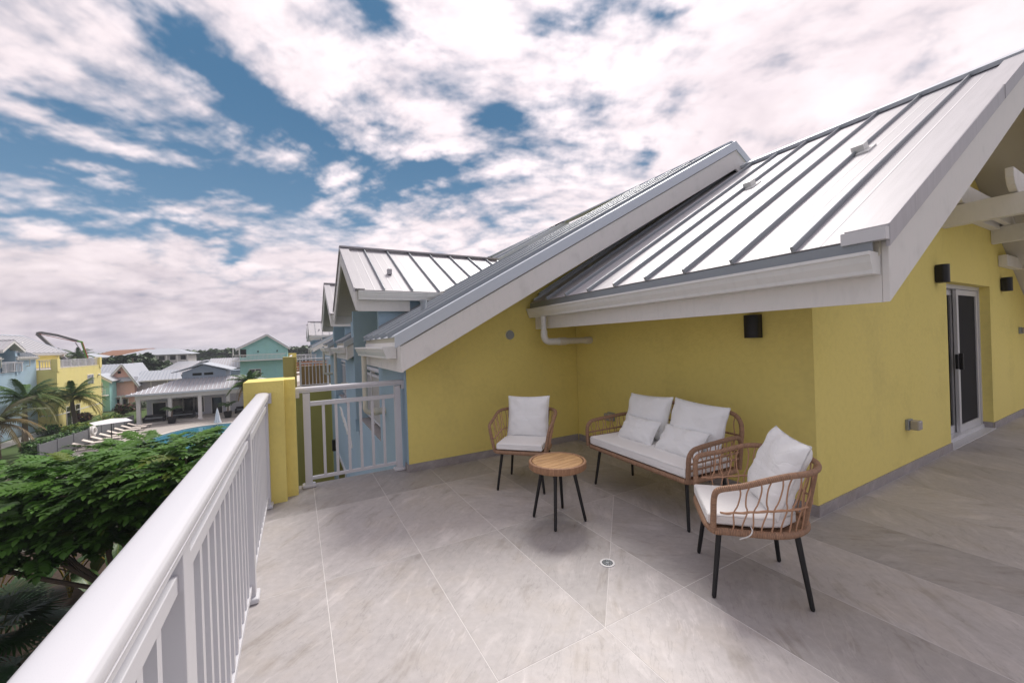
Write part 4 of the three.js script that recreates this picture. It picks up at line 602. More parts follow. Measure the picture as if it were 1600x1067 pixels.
{ // the broad tree just below the railing
  const base = [-4.6, -7.03, -14.6], g = thing('broad_tree', 'broad green tree with compound leaves just below the white railing', 'tree', base), r = rng(23), L = (x, y, z) => [x - base[0], y - base[1], z - base[2]];
  const lobes = [[-6.1, -2.55, -14.6, 2.0, 1.15, 1.9], [-4.6, -2.15, -13.9, 1.9, 1.15, 1.7], [-3.1, -1.55, -13.6, 1.45, .75, 1.5], [-7.4, -2.6, -16.4, 2.0, 1.1, 1.9], [-5.6, -2.3, -16.6, 2.0, 1.0, 2.0], [-3.7, -1.9, -15.6, 1.8, .9, 1.6], [-2.35, -1.52, -13.0, 1.1, .55, 1.1], [-8.2, -2.9, -15.4, 1.5, .9, 1.5], [-5.5, -2.65, -13.4, 1.5, .65, 1.1], [-3.7, -2.1, -13.2, 1.2, .55, 1.0]];
  const limbs = [rod([0, -.05, 0], L(-4.5, -4.9, -14.6), .20, .15, 12)];
  for (const b of lobes) { const e = L(b[0], b[1] - .2, b[2]), m = [e[0] * .45 + .1, lerp(2.1, e[1], .45) - .1, e[2] * .45]; limbs.push(tube([[.1, 2.1, 0], m, e], .055, 14, 6)); for (let k = 0; k < 6; k++) { const q = L(b[0] + (r() - .5) * b[3] * 1.6, b[1] + (r() - .2) * b[4], b[2] + (r() - .5) * b[5] * 1.6); limbs.push(tube([m, e.map((x, i) => (x + q[i]) / 2), q], .016, 8, 4)); } }
  mesh('trunk', limbs, bark, g);
  const big = [], young = [];
  for (const b of lobes) { const n = Math.round(140 * b[3] * b[5] * .72); for (let i = 0; i < n; i++) { const a = r() * 6.283, u = r() * 2 - 1, rr = Math.pow(.30 + .70 * r(), .5), s = Math.sqrt(1 - u * u); const lay = Math.round(u * 2.4) / 2.4 * .6 + u * .4; const p = L(b[0] + Math.cos(a) * s * rr * b[3], b[1] + lay * rr * b[4], b[2] + Math.sin(a) * s * rr * b[5]); const q = [...p, Math.atan2(Math.cos(a), Math.sin(a)) + (r() - .5) * 1.8, -.30 + .5 * (r() - .5) - .15 * Math.max(0, u), (r() - .5) * .6, .55 + .75 * r()]; (u > .25 && r() < .06 ? young : big).push(q); } }
  const c = new THREE.Color(); const crown = scatter(g, 'crown', pinnate(.58, 7, .185, .092), leafMat(1, 1, 1, .3), big, (i, p) => { const k = .65 + .7 * r(), w = clamp((p[1] - 3.4) / 2.6); const d = r() < .05 ? 1.6 : 1; return c.setRGB((.044 * k + .040 * w) * d, .112 * k + .082 * w, .020 * k); });  // leaf colour lightens with height: light on the crown top, painted in
  scatter(g, 'young_leaves', pinnate(.46, 4, .21, .13), leafMat(1, 1, 1, .35), young, () => { const k = .8 + .4 * r(); return c.setRGB(.10 * k, .24 * k, .03 * k); });
}
function frondGeo(len, pairs, seed, droop, ll) {                                                     // palm frond along +z, leaflets hanging in two rows
  const l = [], r = rng(seed), P = t => [0, len * (.42 * t - droop * t * t), len * (t - .14 * t * t)];
  for (let i = 0; i < pairs; i++) { const t = .10 + .89 * i / (pairs - 1), p = P(t), w = ll * (.45 + .55 * Math.sin(Math.PI * Math.min(1, .18 + t * .8))) * (.9 + .2 * r()); for (const s of [-1, 1]) { const a = s * (1.12 - .45 * t + .1 * (r() - .5)), d = .55 + .45 * r() + .5 * t, e = [p[0] + Math.sin(a) * w * .85, p[1] - d * w * .55, p[2] + Math.cos(a) * w * .85], m = [p[0] + Math.sin(a) * w * .45, p[1] - d * w * .14, p[2] + Math.cos(a) * w * .45], hw = .028; const n = [Math.cos(a) * hw, 0, -Math.sin(a) * hw]; const A = p.map((x, k) => x - n[k]), B = p.map((x, k) => x + n[k]), C = m.map((x, k) => x + n[k]), D = m.map((x, k) => x - n[k]); const g = new THREE.BufferGeometry(); g.setAttribute('position', new THREE.Float32BufferAttribute([...A, ...B, ...C, ...A, ...C, ...D, ...D, ...C, ...e], 3)); g.setAttribute('uv', new THREE.Float32BufferAttribute(new Float32Array(18), 2)); g.computeVertexNormals(); l.push(g); } }
  l.push(tube([P(0), P(.25), P(.5), P(.75), P(1)], .022, 10, 5)); return join(l);
}
function palm(label, x, z, h, cy, seed, scale = 1, mats) {
  const base = [x, -7.03, z], g = thing('coconut_palm', label, 'palm tree', base), r = rng(seed), hh = cy + 7.03, lean = (r() - .5) * .6;
  const path = new THREE.CatmullRomCurve3([V(0, 0, 0), V(lean * .3, hh * .35, 0), V(lean * .8, hh * .7, .1), V(lean, hh, .1)]); const tg = new THREE.TubeGeometry(path, 30, 1, 10); { const p = tg.attributes.position; for (let i = 0; i <= 30; i++) { const c = path.getPointAt(i / 30), rad0 = lerp(.26, .15, Math.pow(i / 30, .5)) * (1 + .05 * (i % 2)) * scale; for (let k = 0; k <= 10; k++) { const q = i * 11 + k; p.setXYZ(q, c.x + (p.getX(q) - c.x) * rad0, c.y + (p.getY(q) - c.y) * rad0, c.z + (p.getZ(q) - c.z) * rad0); } } tg.computeVertexNormals(); }
  mesh('trunk', tg, bark, g);
  const F = mats || [[.075, .15, .035], [.13, .19, .045], [.22, .20, .07]];
  const n = 20; for (let i = 0; i < n; i++) { const k = i / n, yaw = i * 2.4 + r() * .5, old = k, f = mesh('frond', frondGeo((2.9 + .7 * r()) * scale, 52, seed * 31 + i, .34 + .66 * old + .1 * r(), .95 * scale), leafMat(...(old < .45 ? F[0] : old < .82 ? F[1] : F[2]).map(q => q * (.85 + .3 * r())), .2), g); f.position.set(lean, hh, .1); f.rotation.order = 'YXZ'; f.rotation.set(.30 - 1.15 * (1 - old), yaw, 0); }
  return g;
}
palm('coconut palm in front of the blue wall, its trunk bare below dense dark fronds', -24.5, -58.9, 5, -2.8, 3, 1.0);
palm('coconut palm in front of the yellow terrace block with yellowing lower fronds', -23.3, -65.9, 5, -3.5, 8, 1.05, [[.085, .16, .035], [.18, .21, .045], [.36, .31, .08]]);
palm('coconut palm with drooping brownish fronds at the left edge of the photo', -22.6, -50.4, 4, -4.1, 14, 1.0, [[.14, .15, .06], [.22, .19, .08], [.27, .19, .10]]);
palm('small palm between the yellow pillar and the teal house', -5.6, -61.5, 4, -2.9, 21, .8);
function bush(label, cat, c, r3, n, leaf, cols, seed, name = 'shrub') {                               // leaves through an ellipsoid that stands on the ground
  const g = thing(name, label, cat, [c[0], -7.03, c[2]]), r = rng(seed), pl = [], col = new THREE.Color();
  for (let i = 0; i < n; i++) { const a = r() * 6.283, u = r(), rr = Math.pow(.35 + .65 * r(), .5) * (.85 + .3 * noise2(a * 2 + seed, u * 4)), s = Math.sqrt(1 - Math.pow(u * 2 - 1, 2)); pl.push([Math.cos(a) * s * rr * r3[0], r3[1] * (.5 + (u - .5) * rr * 1.0) * 1.0, Math.sin(a) * s * rr * r3[2], r() * 6.283, -.9 + r() * 1.2, (r() - .5), .7 + .6 * r()]); }
  scatter(g, 'foliage', leaf, leafMat(1, 1, 1, .25), pl, (i, p) => { const q = cols[Math.floor(r() * cols.length)], k = .75 + .5 * r(); return col.setRGB(q[0] * k, q[1] * k, q[2] * k); });
  const st = []; for (let k = 0; k < 5; k++) { const a = k * 1.3; st.push(tube([[0, 0, 0], [Math.cos(a) * r3[0] * .2, r3[1] * .3, Math.sin(a) * r3[2] * .2], [Math.cos(a) * r3[0] * .5, r3[1] * .7, Math.sin(a) * r3[2] * .5]], .02, 6, 4)); } mesh('stem', st, bark, g); return g;
}
const leafS = leafGeo(.26, .13), leafM = leafGeo(.42, .16), green = [[.05, .13, .02], [.08, .19, .03], [.035, .09, .02]], lime = [[.16, .26, .03], [.26, .30, .04], [.08, .18, .03]], croton = [[.10, .02, .03], [.05, .05, .02], [.16, .05, .03], [.05, .10, .02]];
{
  const hedge = [[-19.6, -49.2, 1.3, 1.5], [-19.4, -51.2, 1.2, 1.3], [-19.3, -53.2, 1.3, 1.4], [-19.0, -55.2, 1.2, 1.5], [-18.8, -57.0, 1.2, 1.4], [-18.6, -58.8, 1.1, 1.5]];
  const where = ['nearest the left edge', 'second from the near end', 'third from the near end', 'behind the lounger row', 'fifth from the near end', 'nearest the parasol'];
  hedge.forEach(([x, z, w, h], i) => bush(`bright green hedge shrub behind the grey fence, ${where[i]}`, 'shrub', [x, 0, z], [w, h, w * 1.1], 900, leafS, i > 3 ? lime : green, 40 + i, 'hedge_shrub'));
  bush('purple leaved shrub before the yellow block, beside the palm trunk', 'shrub', [-23.6, 0, -68.6], [.9, 1.5, 1.6], 500, leafM, croton, 51); bush('dark green low shrub at the foot of the yellow corner', 'shrub', [-24.2, 0, -62.4], [1.0, 1.1, 1.6], 600, leafS, green, 52);
  bush('purple leaved shrub near the pink house door', 'shrub', [-21.4, 0, -74], [1.2, 1.7, 1.2], 450, leafM, croton, 53); bush('grey green shrub by the pink house', 'shrub', [-21.2, 0, -79], [1.3, 1.5, 1.2], 600, leafS, [[.10, .15, .08], [.14, .18, .10]], 54); bush('yellow green shrub beside the white parasol', 'shrub', [-19.8, 0, -64.5], [1.4, 1.5, 1.3], 700, leafS, lime, 55);
  bush('lime green shrub between the yellow block and the fence', 'shrub', [-21.2, 0, -60.5], [1.4, 1.2, 2.0], 900, leafS, lime, 56);
}
function bigLeaf(l, w, seed) {                                                                       // heart-shaped leaf with a raised midrib, along +z
  const pos = [], idx = [], R = 14, C = 8; for (let i = 0; i <= R; i++) { const t = i / R, hw = w / 2 * Math.pow(Math.sin(Math.PI * Math.min(.999, .10 + t * .90)), .75); for (let j = 0; j <= C; j++) { const u = j / C * 2 - 1; pos.push(u * hw, -.38 * l * t * t + Math.abs(u) * hw * .35 + .012 * Math.sin(t * 40 + Math.abs(u) * 4), l * t - Math.abs(u) * (t < .2 ? .05 : 0)); } }
  for (let i = 0; i < R; i++) for (let j = 0; j < C; j++) { const a = i * (C + 1) + j, b = a + C + 1; idx.push(a, b, a + 1, a + 1, b, b + 1); }
  const g = new THREE.BufferGeometry(); g.setAttribute('position', new THREE.Float32BufferAttribute(pos, 3)); const uv = []; for (let i = 0; i <= R; i++) for (let j = 0; j <= C; j++) uv.push(j / C, i / R); g.setAttribute('uv', new THREE.Float32BufferAttribute(uv, 2)); g.setIndex(idx); g.computeVertexNormals(); return g;
}
{
  const vein = tex(256, 256, (u, v) => { const s = Math.abs(u - .5), m = Math.exp(-Math.pow(s / .018, 2)), side = Math.exp(-Math.pow((((v - s * .7) * 11 + 20) % 1 - .5) / .10, 2)) * .55, k = clamp(Math.max(m, side)); return [toS(lerp(.04, .24, k)), toS(lerp(.12, .26, k)), toS(lerp(.02, .04, k))]; }, true), lm = new THREE.MeshPhysicalMaterial({ color: 0xffffff, map: vein, roughness: .45, side: THREE.DoubleSide, transmission: .15, thickness: 0 }), brown = leafMat(.16, .085, .05, .1), stalkM = leafMat(.26, .20, .04, .1);
  const plant = (label, x, z, n, s, seed) => { const g = thing('elephant_ear_plant', label, 'plant', [x, -7.03, z]), r = rng(seed); for (let i = 0; i < n; i++) { const a = i * 2.4 + r(), h = (.8 + .9 * r()) * s, d = (.25 + .45 * r()) * s, l = mesh('leaf', bigLeaf(1.0 * s, .55 * s, i), i === n - 1 ? brown : lm, g); l.position.set(Math.sin(a) * d, h, Math.cos(a) * d); l.rotation.order = 'YXZ'; l.rotation.set(.15 + .4 * r(), a, 0); mesh('stalk', tube([[0, 0, 0], [Math.sin(a) * d * .4, h * .6, Math.cos(a) * d * .4], [Math.sin(a) * d, h, Math.cos(a) * d]], .022 * s, 8, 6), stalkM, g); } return g; };
  plant('elephant ear plant with yellow-veined leaves under the broad tree', -7.3, -19.8, 7, 1.15, 3); plant('elephant ear plant with a browned leaf close to the railing', -5.9, -19.6, 8, 1.1, 9); plant('elephant ear plant in deep shade at the left edge under the tree', -9.4, -20.6, 7, 1.1, 15);
  // fan palms at the lower left
  const fan = (R, seed) => { const l = [], r = rng(seed), n = 34; for (let i = 0; i < n; i++) { const a = (i / (n - 1) - .5) * 4.2, L = R * (.86 + .14 * Math.cos(a * .6)) * (.95 + .1 * r()), w = R * .034, c = Math.cos(a), s = Math.sin(a), y = k => -.20 * R * k * k + .02 * R * (i % 2); const Q = (k, o) => [s * L * k + c * o, y(k), c * L * k - s * o]; const g = new THREE.BufferGeometry(); g.setAttribute('position', new THREE.Float32BufferAttribute([...Q(.04, -w * .15), ...Q(.04, w * .15), ...Q(.6, w), ...Q(.04, -w * .15), ...Q(.6, w), ...Q(.6, -w), ...Q(.6, -w), ...Q(.6, w), ...Q(1, 0)], 3)); g.setAttribute('uv', new THREE.Float32BufferAttribute(new Float32Array(18), 2)); g.computeVertexNormals(); l.push(g); } return join(l); };
  const fp = (label, x, z, h, n, R, seed) => { const g = thing('fan_palm', label, 'fan palm', [x, -7.03, z]), r = rng(seed); mesh('trunk', rod([0, 0, 0], [0, h * .55, 0], .10, .08, 8), bark, g); for (let i = 0; i < n; i++) { const a = i * 2.4 + r() * .6, el = .2 + .9 * r(), d = R * .75, top = [Math.sin(a) * Math.cos(el) * d, h * .55 + Math.sin(el) * d, Math.cos(a) * Math.cos(el) * d]; const f = mesh('fan_leaf', fan(R, seed + i), leafMat(.028 * (.8 + .5 * r()), .075 * (.8 + .5 * r()), .022, .2), g); f.position.set(...top); f.rotation.order = 'YXZ'; f.rotation.set(-el + .35 + .3 * r(), a, (r() - .5) * .4); mesh('leaf_stalk', tube([[0, h * .5, 0], top.map((x, k) => k === 1 ? lerp(h * .5, x, .6) : x * .5), top], .014, 6, 5), leafMat(.10, .11, .04, .1), g); } return g; };
  fp('fan palm with dark green fans at the lower left corner', -5.3, -13.2, 2.2, 16, .95, 5); fp('fan palm behind the lower left one, nearer the left edge', -7.0, -15.4, 2.2, 16, .95, 15); fp('fan palm lowest in the corner, beneath the white railing', -4.3, -11.2, 1.7, 14, .9, 25); fp('small fan palm with yellowing tips beside the bare soil', -8.1, -17.6, 1.6, 12, .85, 35);
  bush('grassy yellow green tuft below the fan palms', 'plant', [-4.2, 0, -10.4], [.7, .9, .7], 260, leafGeo(.55, .035, .1, .5), [[.12, .14, .04], [.16, .15, .05]], 71, 'grass_tuft');
  structure('grass', exXZ([[-6.4, -18.2], [-.6, -18.9], [-.6, -13], [-4.2, -13.4]], -7.015, -7.0), std({ color: 0xffffff, roughness: 1, map: groundTone([.03, .05, .015], [.07, .10, .03], .8) })).userData.kind = 'stuff';
}
// ---------------------------------------------------------------- pool court: fence, loungers, parasols, cabana
{
  const fenceM = std({ color: lin(.17, .175, .185), roughness: .8, map: mottle, bumpMap: bumpStucco, bumpScale: .004 }), A = [-18.6, -46.5], B = [-16.9, -61.4], n = 7, g = thing('pool_fence', 'grey panel fence between the hedge and the row of loungers', 'fence', [(A[0] + B[0]) / 2, -7, (A[1] + B[1]) / 2]), O = [(A[0] + B[0]) / 2, 0, (A[1] + B[1]) / 2];
  for (let i = 0; i < n; i++) { const p = k => [lerp(A[0], B[0], k) - O[0], 0, lerp(A[1], B[1], k) - O[2]], a = p((i + .03) / n), b = p((i + .97) / n); mesh('fence_panel', bar([a[0], .70, a[2]], [b[0], .70, b[2]], .06, 1.34), fenceM, g); const q = p(i / n); mesh('fence_post', box(q[0] - .06, q[0] + .06, 0, 1.46, q[2] - .06, q[2] + .06), fenceM, g); }
  const w = thing('life_ring', 'white life ring board hanging on the grey fence', 'life ring', [-17.62, -5.9, -53.4], 1.45); mesh('ring', new THREE.TorusGeometry(.33, .085, 10, 28), M.white, w); mesh('board', box(-.46, .46, -.55, .5, -.12, -.09), M.white, w);
}
{
  const frame = std({ color: lin(.20, .19, .18), roughness: .6 }), sling = std({ color: lin(.78, .70, .62), roughness: .9, side: THREE.DoubleSide });
  const g0 = thing('sun_lounger', 'pale sun lounger by the grey fence, nearest the camera', 'sun lounger', [-16.7, -7, -49.6], .12, undefined);
  mesh('frame', [bar([-1, .3, .3], [.95, .3, .3], .04, .05), bar([-1, .3, -.3], [.95, .3, -.3], .04, .05), ...[[-.8, .3], [-.8, -.3], [.8, .3], [.8, -.3]].map(([x, z]) => rod([x, 0, z], [x, .3, z], .02, .02, 6))], frame, g0);
  mesh('seat', rbox(-.28, .97, .335, .385, -.31, .31, .015), sling, g0); mesh('backrest', slab([[-1.02, .74, .31], [-.29, .37, .31], [-.29, .37, -.31], [-1.02, .74, -.31]], .045), sling, g0);
  ['second', 'third', 'fourth', 'fifth', 'sixth', 'seventh', 'eighth'].forEach((w, i) => copy(g0, 'sun_lounger', `pale sun lounger in the row by the grey fence, ${w} from the near end`, [-16.7 + .12 * (i + 1), -7, -49.6 - 1.42 * (i + 1)]));
  const p = thing('square_parasol', 'open white square parasol with dark pole above the far end of the fence', 'parasol', [-15.4, -7, -50.2], .45);
  const c = []; for (let i = 0; i < 4; i++) { const a = i * Math.PI / 2 + Math.PI / 4, b = a + Math.PI / 2, R = 1.75; c.push(slab([[Math.sin(b) * R, 2.22, Math.cos(b) * R], [Math.sin(a) * R, 2.22, Math.cos(a) * R], [0, 2.50, 0]], .02)); } mesh('canopy', c, std({ color: lin(.82, .80, .80), roughness: .9 }), p); mesh('pole', rod([0, 0, 0], [0, 2.5, 0], .035), M.black, p); mesh('base_plate', rbox(-.35, .35, 0, .06, -.35, .35, .01), M.black, p);
  const u = thing('closed_parasol', 'closed white parasol standing at the pool edge', 'parasol', [-8.2, -7.1, -55.7]);
  const prof = [[.02, 2.0], [.05, 1.95], [.10, 1.7], [.17, 1.2], [.24, .7], [.33, .38], [.30, .36], [.05, .5]].map(q => new THREE.Vector2(...q)); const lg = new THREE.LatheGeometry(prof, 32), lp = lg.attributes.position; for (let i = 0; i < lp.count; i++) { const a = Math.atan2(lp.getZ(i), lp.getX(i)), k = 1 + .16 * Math.cos(a * 8); lp.setX(i, lp.getX(i) * k); lp.setZ(i, lp.getZ(i) * k); } lg.computeVertexNormals(); mesh('canopy', lg, std({ color: lin(.82, .82, .84), roughness: .9 }), u); mesh('pole', rod([0, -.1, 0], [0, 2.08, 0], .03), M.white, u);
}
function pottedPalm(label, x, z, seed) {
  const g = thing('potted_palm', label, 'potted palm', [x, -7, z]), r = rng(seed); mesh('pot', new THREE.LatheGeometry([[.0, 0], [.34, 0], [.46, .78], [.40, .80], [.38, .74], [0, .72]].map(q => new THREE.Vector2(...q)), 20), M.dark, g); mesh('trunk', rod([0, .7, 0], [.05, 1.7, 0], .09, .06, 8), bark, g);
  for (let i = 0; i < 11; i++) { const f = mesh('frond', frondGeo(1.15, 16, seed * 7 + i, .5, .42), leafMat(.05, .10, .03, .2), g); f.position.set(.05, 1.7, 0); f.rotation.order = 'YXZ'; f.rotation.set(-.4 + .5 * r(), i * 2.4, 0); } return g;
}
pottedPalm('potted palm in a black pot before the second white column', -13.4, -61.0, 3); pottedPalm('potted palm in a black pot near the closed parasol', -7.9, -61.0, 4);
{
  const g = thing('pool_pavilion', 'open white pool pavilion with grey hipped roof and raised clerestory', 'pavilion', [-10.5, -7, -64.5]), T = (x, y, z) => [x + 10.5, y + 7, z + 64.5];
  const bx = (x0, x1, y0, y1, z0, z1) => box(x0 + 10.5, x1 + 10.5, y0 + 7, y1 + 7, z0 + 64.5, z1 + 64.5), wallM = std({ color: lin(.56, .57, .62), roughness: .8, map: mottle });
  for (const x of [-16.7, -13.8, -10.9, -8.0, -5.1]) { mesh('column', bx(x - .18, x + .18, -6.98, -4.0, -62.5, -62.14), M.white, g); mesh('column_base', bx(x - .23, x + .23, -6.99, -6.75, -62.55, -62.09), M.white, g); }
  mesh('beam', [bx(-16.95, -3.6, -4.05, -3.36, -62.55, -62.1), bx(-16.95, -16.5, -4.05, -3.36, -69, -62.56)], M.white, g);
  mesh('floor', bx(-17.3, -3.2, -6.999, -6.96, -68, -61.9), M.concrete, g);
  mesh('back_wall', [bx(-17, -3.6, -6.95, -3.4, -66.6, -66.3)], wallM, g); mesh('ceiling', bx(-17, -3.6, -3.5, -3.4, -66.29, -62.56), M.white, g);
  for (const [a, b, y0, y1] of [[-16.4, -15.1, -6.9, -4.9], [-14.5, -13.4, -6.6, -4.6], [-13.3, -12.3, -6.6, -4.6], [-12.2, -11.2, -6.6, -4.6], [-10.3, -9.2, -6.95, -4.8]]) { const f = mesh('window_frame', [bx(a - .08, a, y0, y1 + .08, -66.3, -66.22), bx(b, b + .08, y0, y1 + .08, -66.3, -66.22), bx(a, b, y1, y1 + .08, -66.3, -66.22)], M.white, g); mesh('pane', bx(a, b, y0, y1, -66.295, -66.27), M.glass, f); }
  // roof: hip all round, flat ridge under the clerestory
  const E = [[-17.5, -61.3], [-2.8, -61.3], [-2.8, -71], [-17.5, -71]], R = [[-13.3, -64.5], [-7.2, -64.5], [-7.2, -67.8], [-13.3, -67.8]], ye = -3.30, yr = -1.93;
  const deck = mesh('roof', [0, 1, 2, 3].map(i => slab([T(E[i][0], ye - .02, E[i][1]), T(E[(i + 1) % 4][0], ye - .02, E[(i + 1) % 4][1]), T(R[(i + 1) % 4][0], yr - .02, R[(i + 1) % 4][1]), T(R[i][0], yr - .02, R[i][1])], .1)), M.greyRoof, g);
  const br = []; for (let x = 0; x <= 14.71; x += .42) br.push(Math.min(x, 14.7)); const vL = Math.hypot(3.2, yr - ye);
  seamRoof(deck, T(-17.5, ye, -61.3), [1, 0, 0], V(0, yr - ye, -3.2).normalize().toArray(), br, () => 0, u => Math.min(1, u / 4.2, (14.7 - u) / 4.4) * vL, [M.panel, M.trimMetal], true, [.05, .05]);
  mesh('fascia', [bx(-17.55, -2.75, ye - .18, ye + .01, -61.33, -61.28), bx(-17.55, -17.5, ye - .18, ye + .01, -71, -61.34)], M.trimMetal, deck);
  const cw = mesh('clerestory', exXY([[-13.0, -2.3], [-8.4, -2.3], [-8.4, -1.12], [-10.8, -.28], [-13.0, -1.1]].map(([x, y]) => [x + 10.5, y + 7]), -4.2, -.05), stucco(.36, .41, .48), g);
  for (const x of [-11.95, -10.75]) mesh('window', [bx(x, x + .95, -1.6, -1.28, -64.545, -64.50)], M.glass, cw);
  for (const s of [-1, 1]) { const q = [T(-10.8, -.12, -63.7), T(-10.8 + s * 3.1, -1.13, -63.7), T(-10.8 + s * 3.1, -1.13, -69.2), T(-10.8, -.12, -69.2)]; mesh('clerestory_roof', slab(s > 0 ? q.reverse() : q, .10), M.greyRoof, cw); for (let k = 0; k < 11; k++) mesh('seam', bar(T(-10.8, -.09, -63.9 - .5 * k), T(-10.8 + s * 3.1, -1.10, -63.9 - .5 * k), .05, .05), M.greyRoofSeam, cw); }
  // lounge seats in the shade
  const sofa = (label, x, z, w) => { const s = thing('lounge_sofa', label, 'sofa', [x, -6.96, z]); mesh('seat', rbox(-w / 2, w / 2, .12, .42, -.4, .4, .05), M.dark, s); mesh('backrest', rbox(-w / 2, w / 2, .43, .85, -.42, -.22, .06), M.dark, s); for (const k of [-1, 1]) mesh('arm', rbox(k * w / 2 - .09, k * w / 2 + .09, .05, .62, -.42, .4, .04), M.dark, s); mesh('cushion', rbox(-w / 2 + .12, w / 2 - .12, .43, .55, -.2, .38, .04), M.seam, s); };
  sofa('dark lounge sofa in the pavilion shade by the first column', -15.6, -63.6, 1.9); sofa('dark lounge sofa in the pavilion shade between columns', -13.0, -64.4, 2.2); sofa('dark lounge sofa near the right end of the pavilion', -6.4, -64.0, 2.0);
}
// ---------------------------------------------------------------- houses closing the court
function gableHouse(name, label, x0, x1, z0, z1, wallTop, apexX, apexY, mat, roofM = [M.greyRoof, M.greyRoofSeam], over = .5, y0 = -7) {   // gable towards +z
  const cx = (x0 + x1) / 2, g = thing(name, label, 'house', [cx, y0, z0]), X = x => x - cx, Y = y => y - y0, Z = z => z - z0;
  const sl = s => (apexY - wallTop) / Math.abs((s < 0 ? x0 : x1) - apexX);
  mesh('wall', exXY([[X(x0), 0], [X(x1), 0], [X(x1), Y(wallTop)], [X(apexX), Y(apexY) - .12], [X(x0), Y(wallTop)]], Z(z1), 0), mat, g);
  for (const s of [-1, 1]) {
    const e = (s < 0 ? x0 : x1) + s * over, ye = wallTop - sl(s) * over, q = [[X(apexX), Y(apexY), over], [X(e), Y(ye), over], [X(e), Y(ye), Z(z1) - over], [X(apexX), Y(apexY), Z(z1) - over]];
    const d = mesh('roof', slab(s > 0 ? q.slice().reverse() : q, .14), roofM[0], g), L = z0 - z1 + 2 * over, n = Math.round(L / .45); for (let i = 0; i <= n; i++) { const z = over - i * L / n * .998 - .01; mesh('seam', bar([X(apexX), Y(apexY) + .03, z], [X(e), Y(ye) + .03, z], .05, .06), roofM[1], d); }
    mesh('barge_board', slab([[X(apexX), Y(apexY) + .03, over + .03], [X(apexX), Y(apexY) - .27, over + .03], [X(e), Y(ye) - .27, over + .03], [X(e), Y(ye) + .03, over + .03]], .05), M.white, g);
  }
  return { g, X, Y, Z };
}
function win(h, parts, mat = M.glass) { for (const [a, b, c, d] of parts) { const f = mesh('window_frame', [box(h.X(a) - .09, h.X(a), h.Y(c), h.Y(d) + .09, .0, .06), box(h.X(b), h.X(b) + .09, h.Y(c), h.Y(d) + .09, .0, .06), box(h.X(a), h.X(b), h.Y(d), h.Y(d) + .09, .0, .06), box(h.X(a), h.X(b), h.Y(c) - .09, h.Y(c), 0, .06)], M.white, h.g); mesh('pane', box(h.X(a), h.X(b), h.Y(c), h.Y(d), .001, .02), mat, f); } }
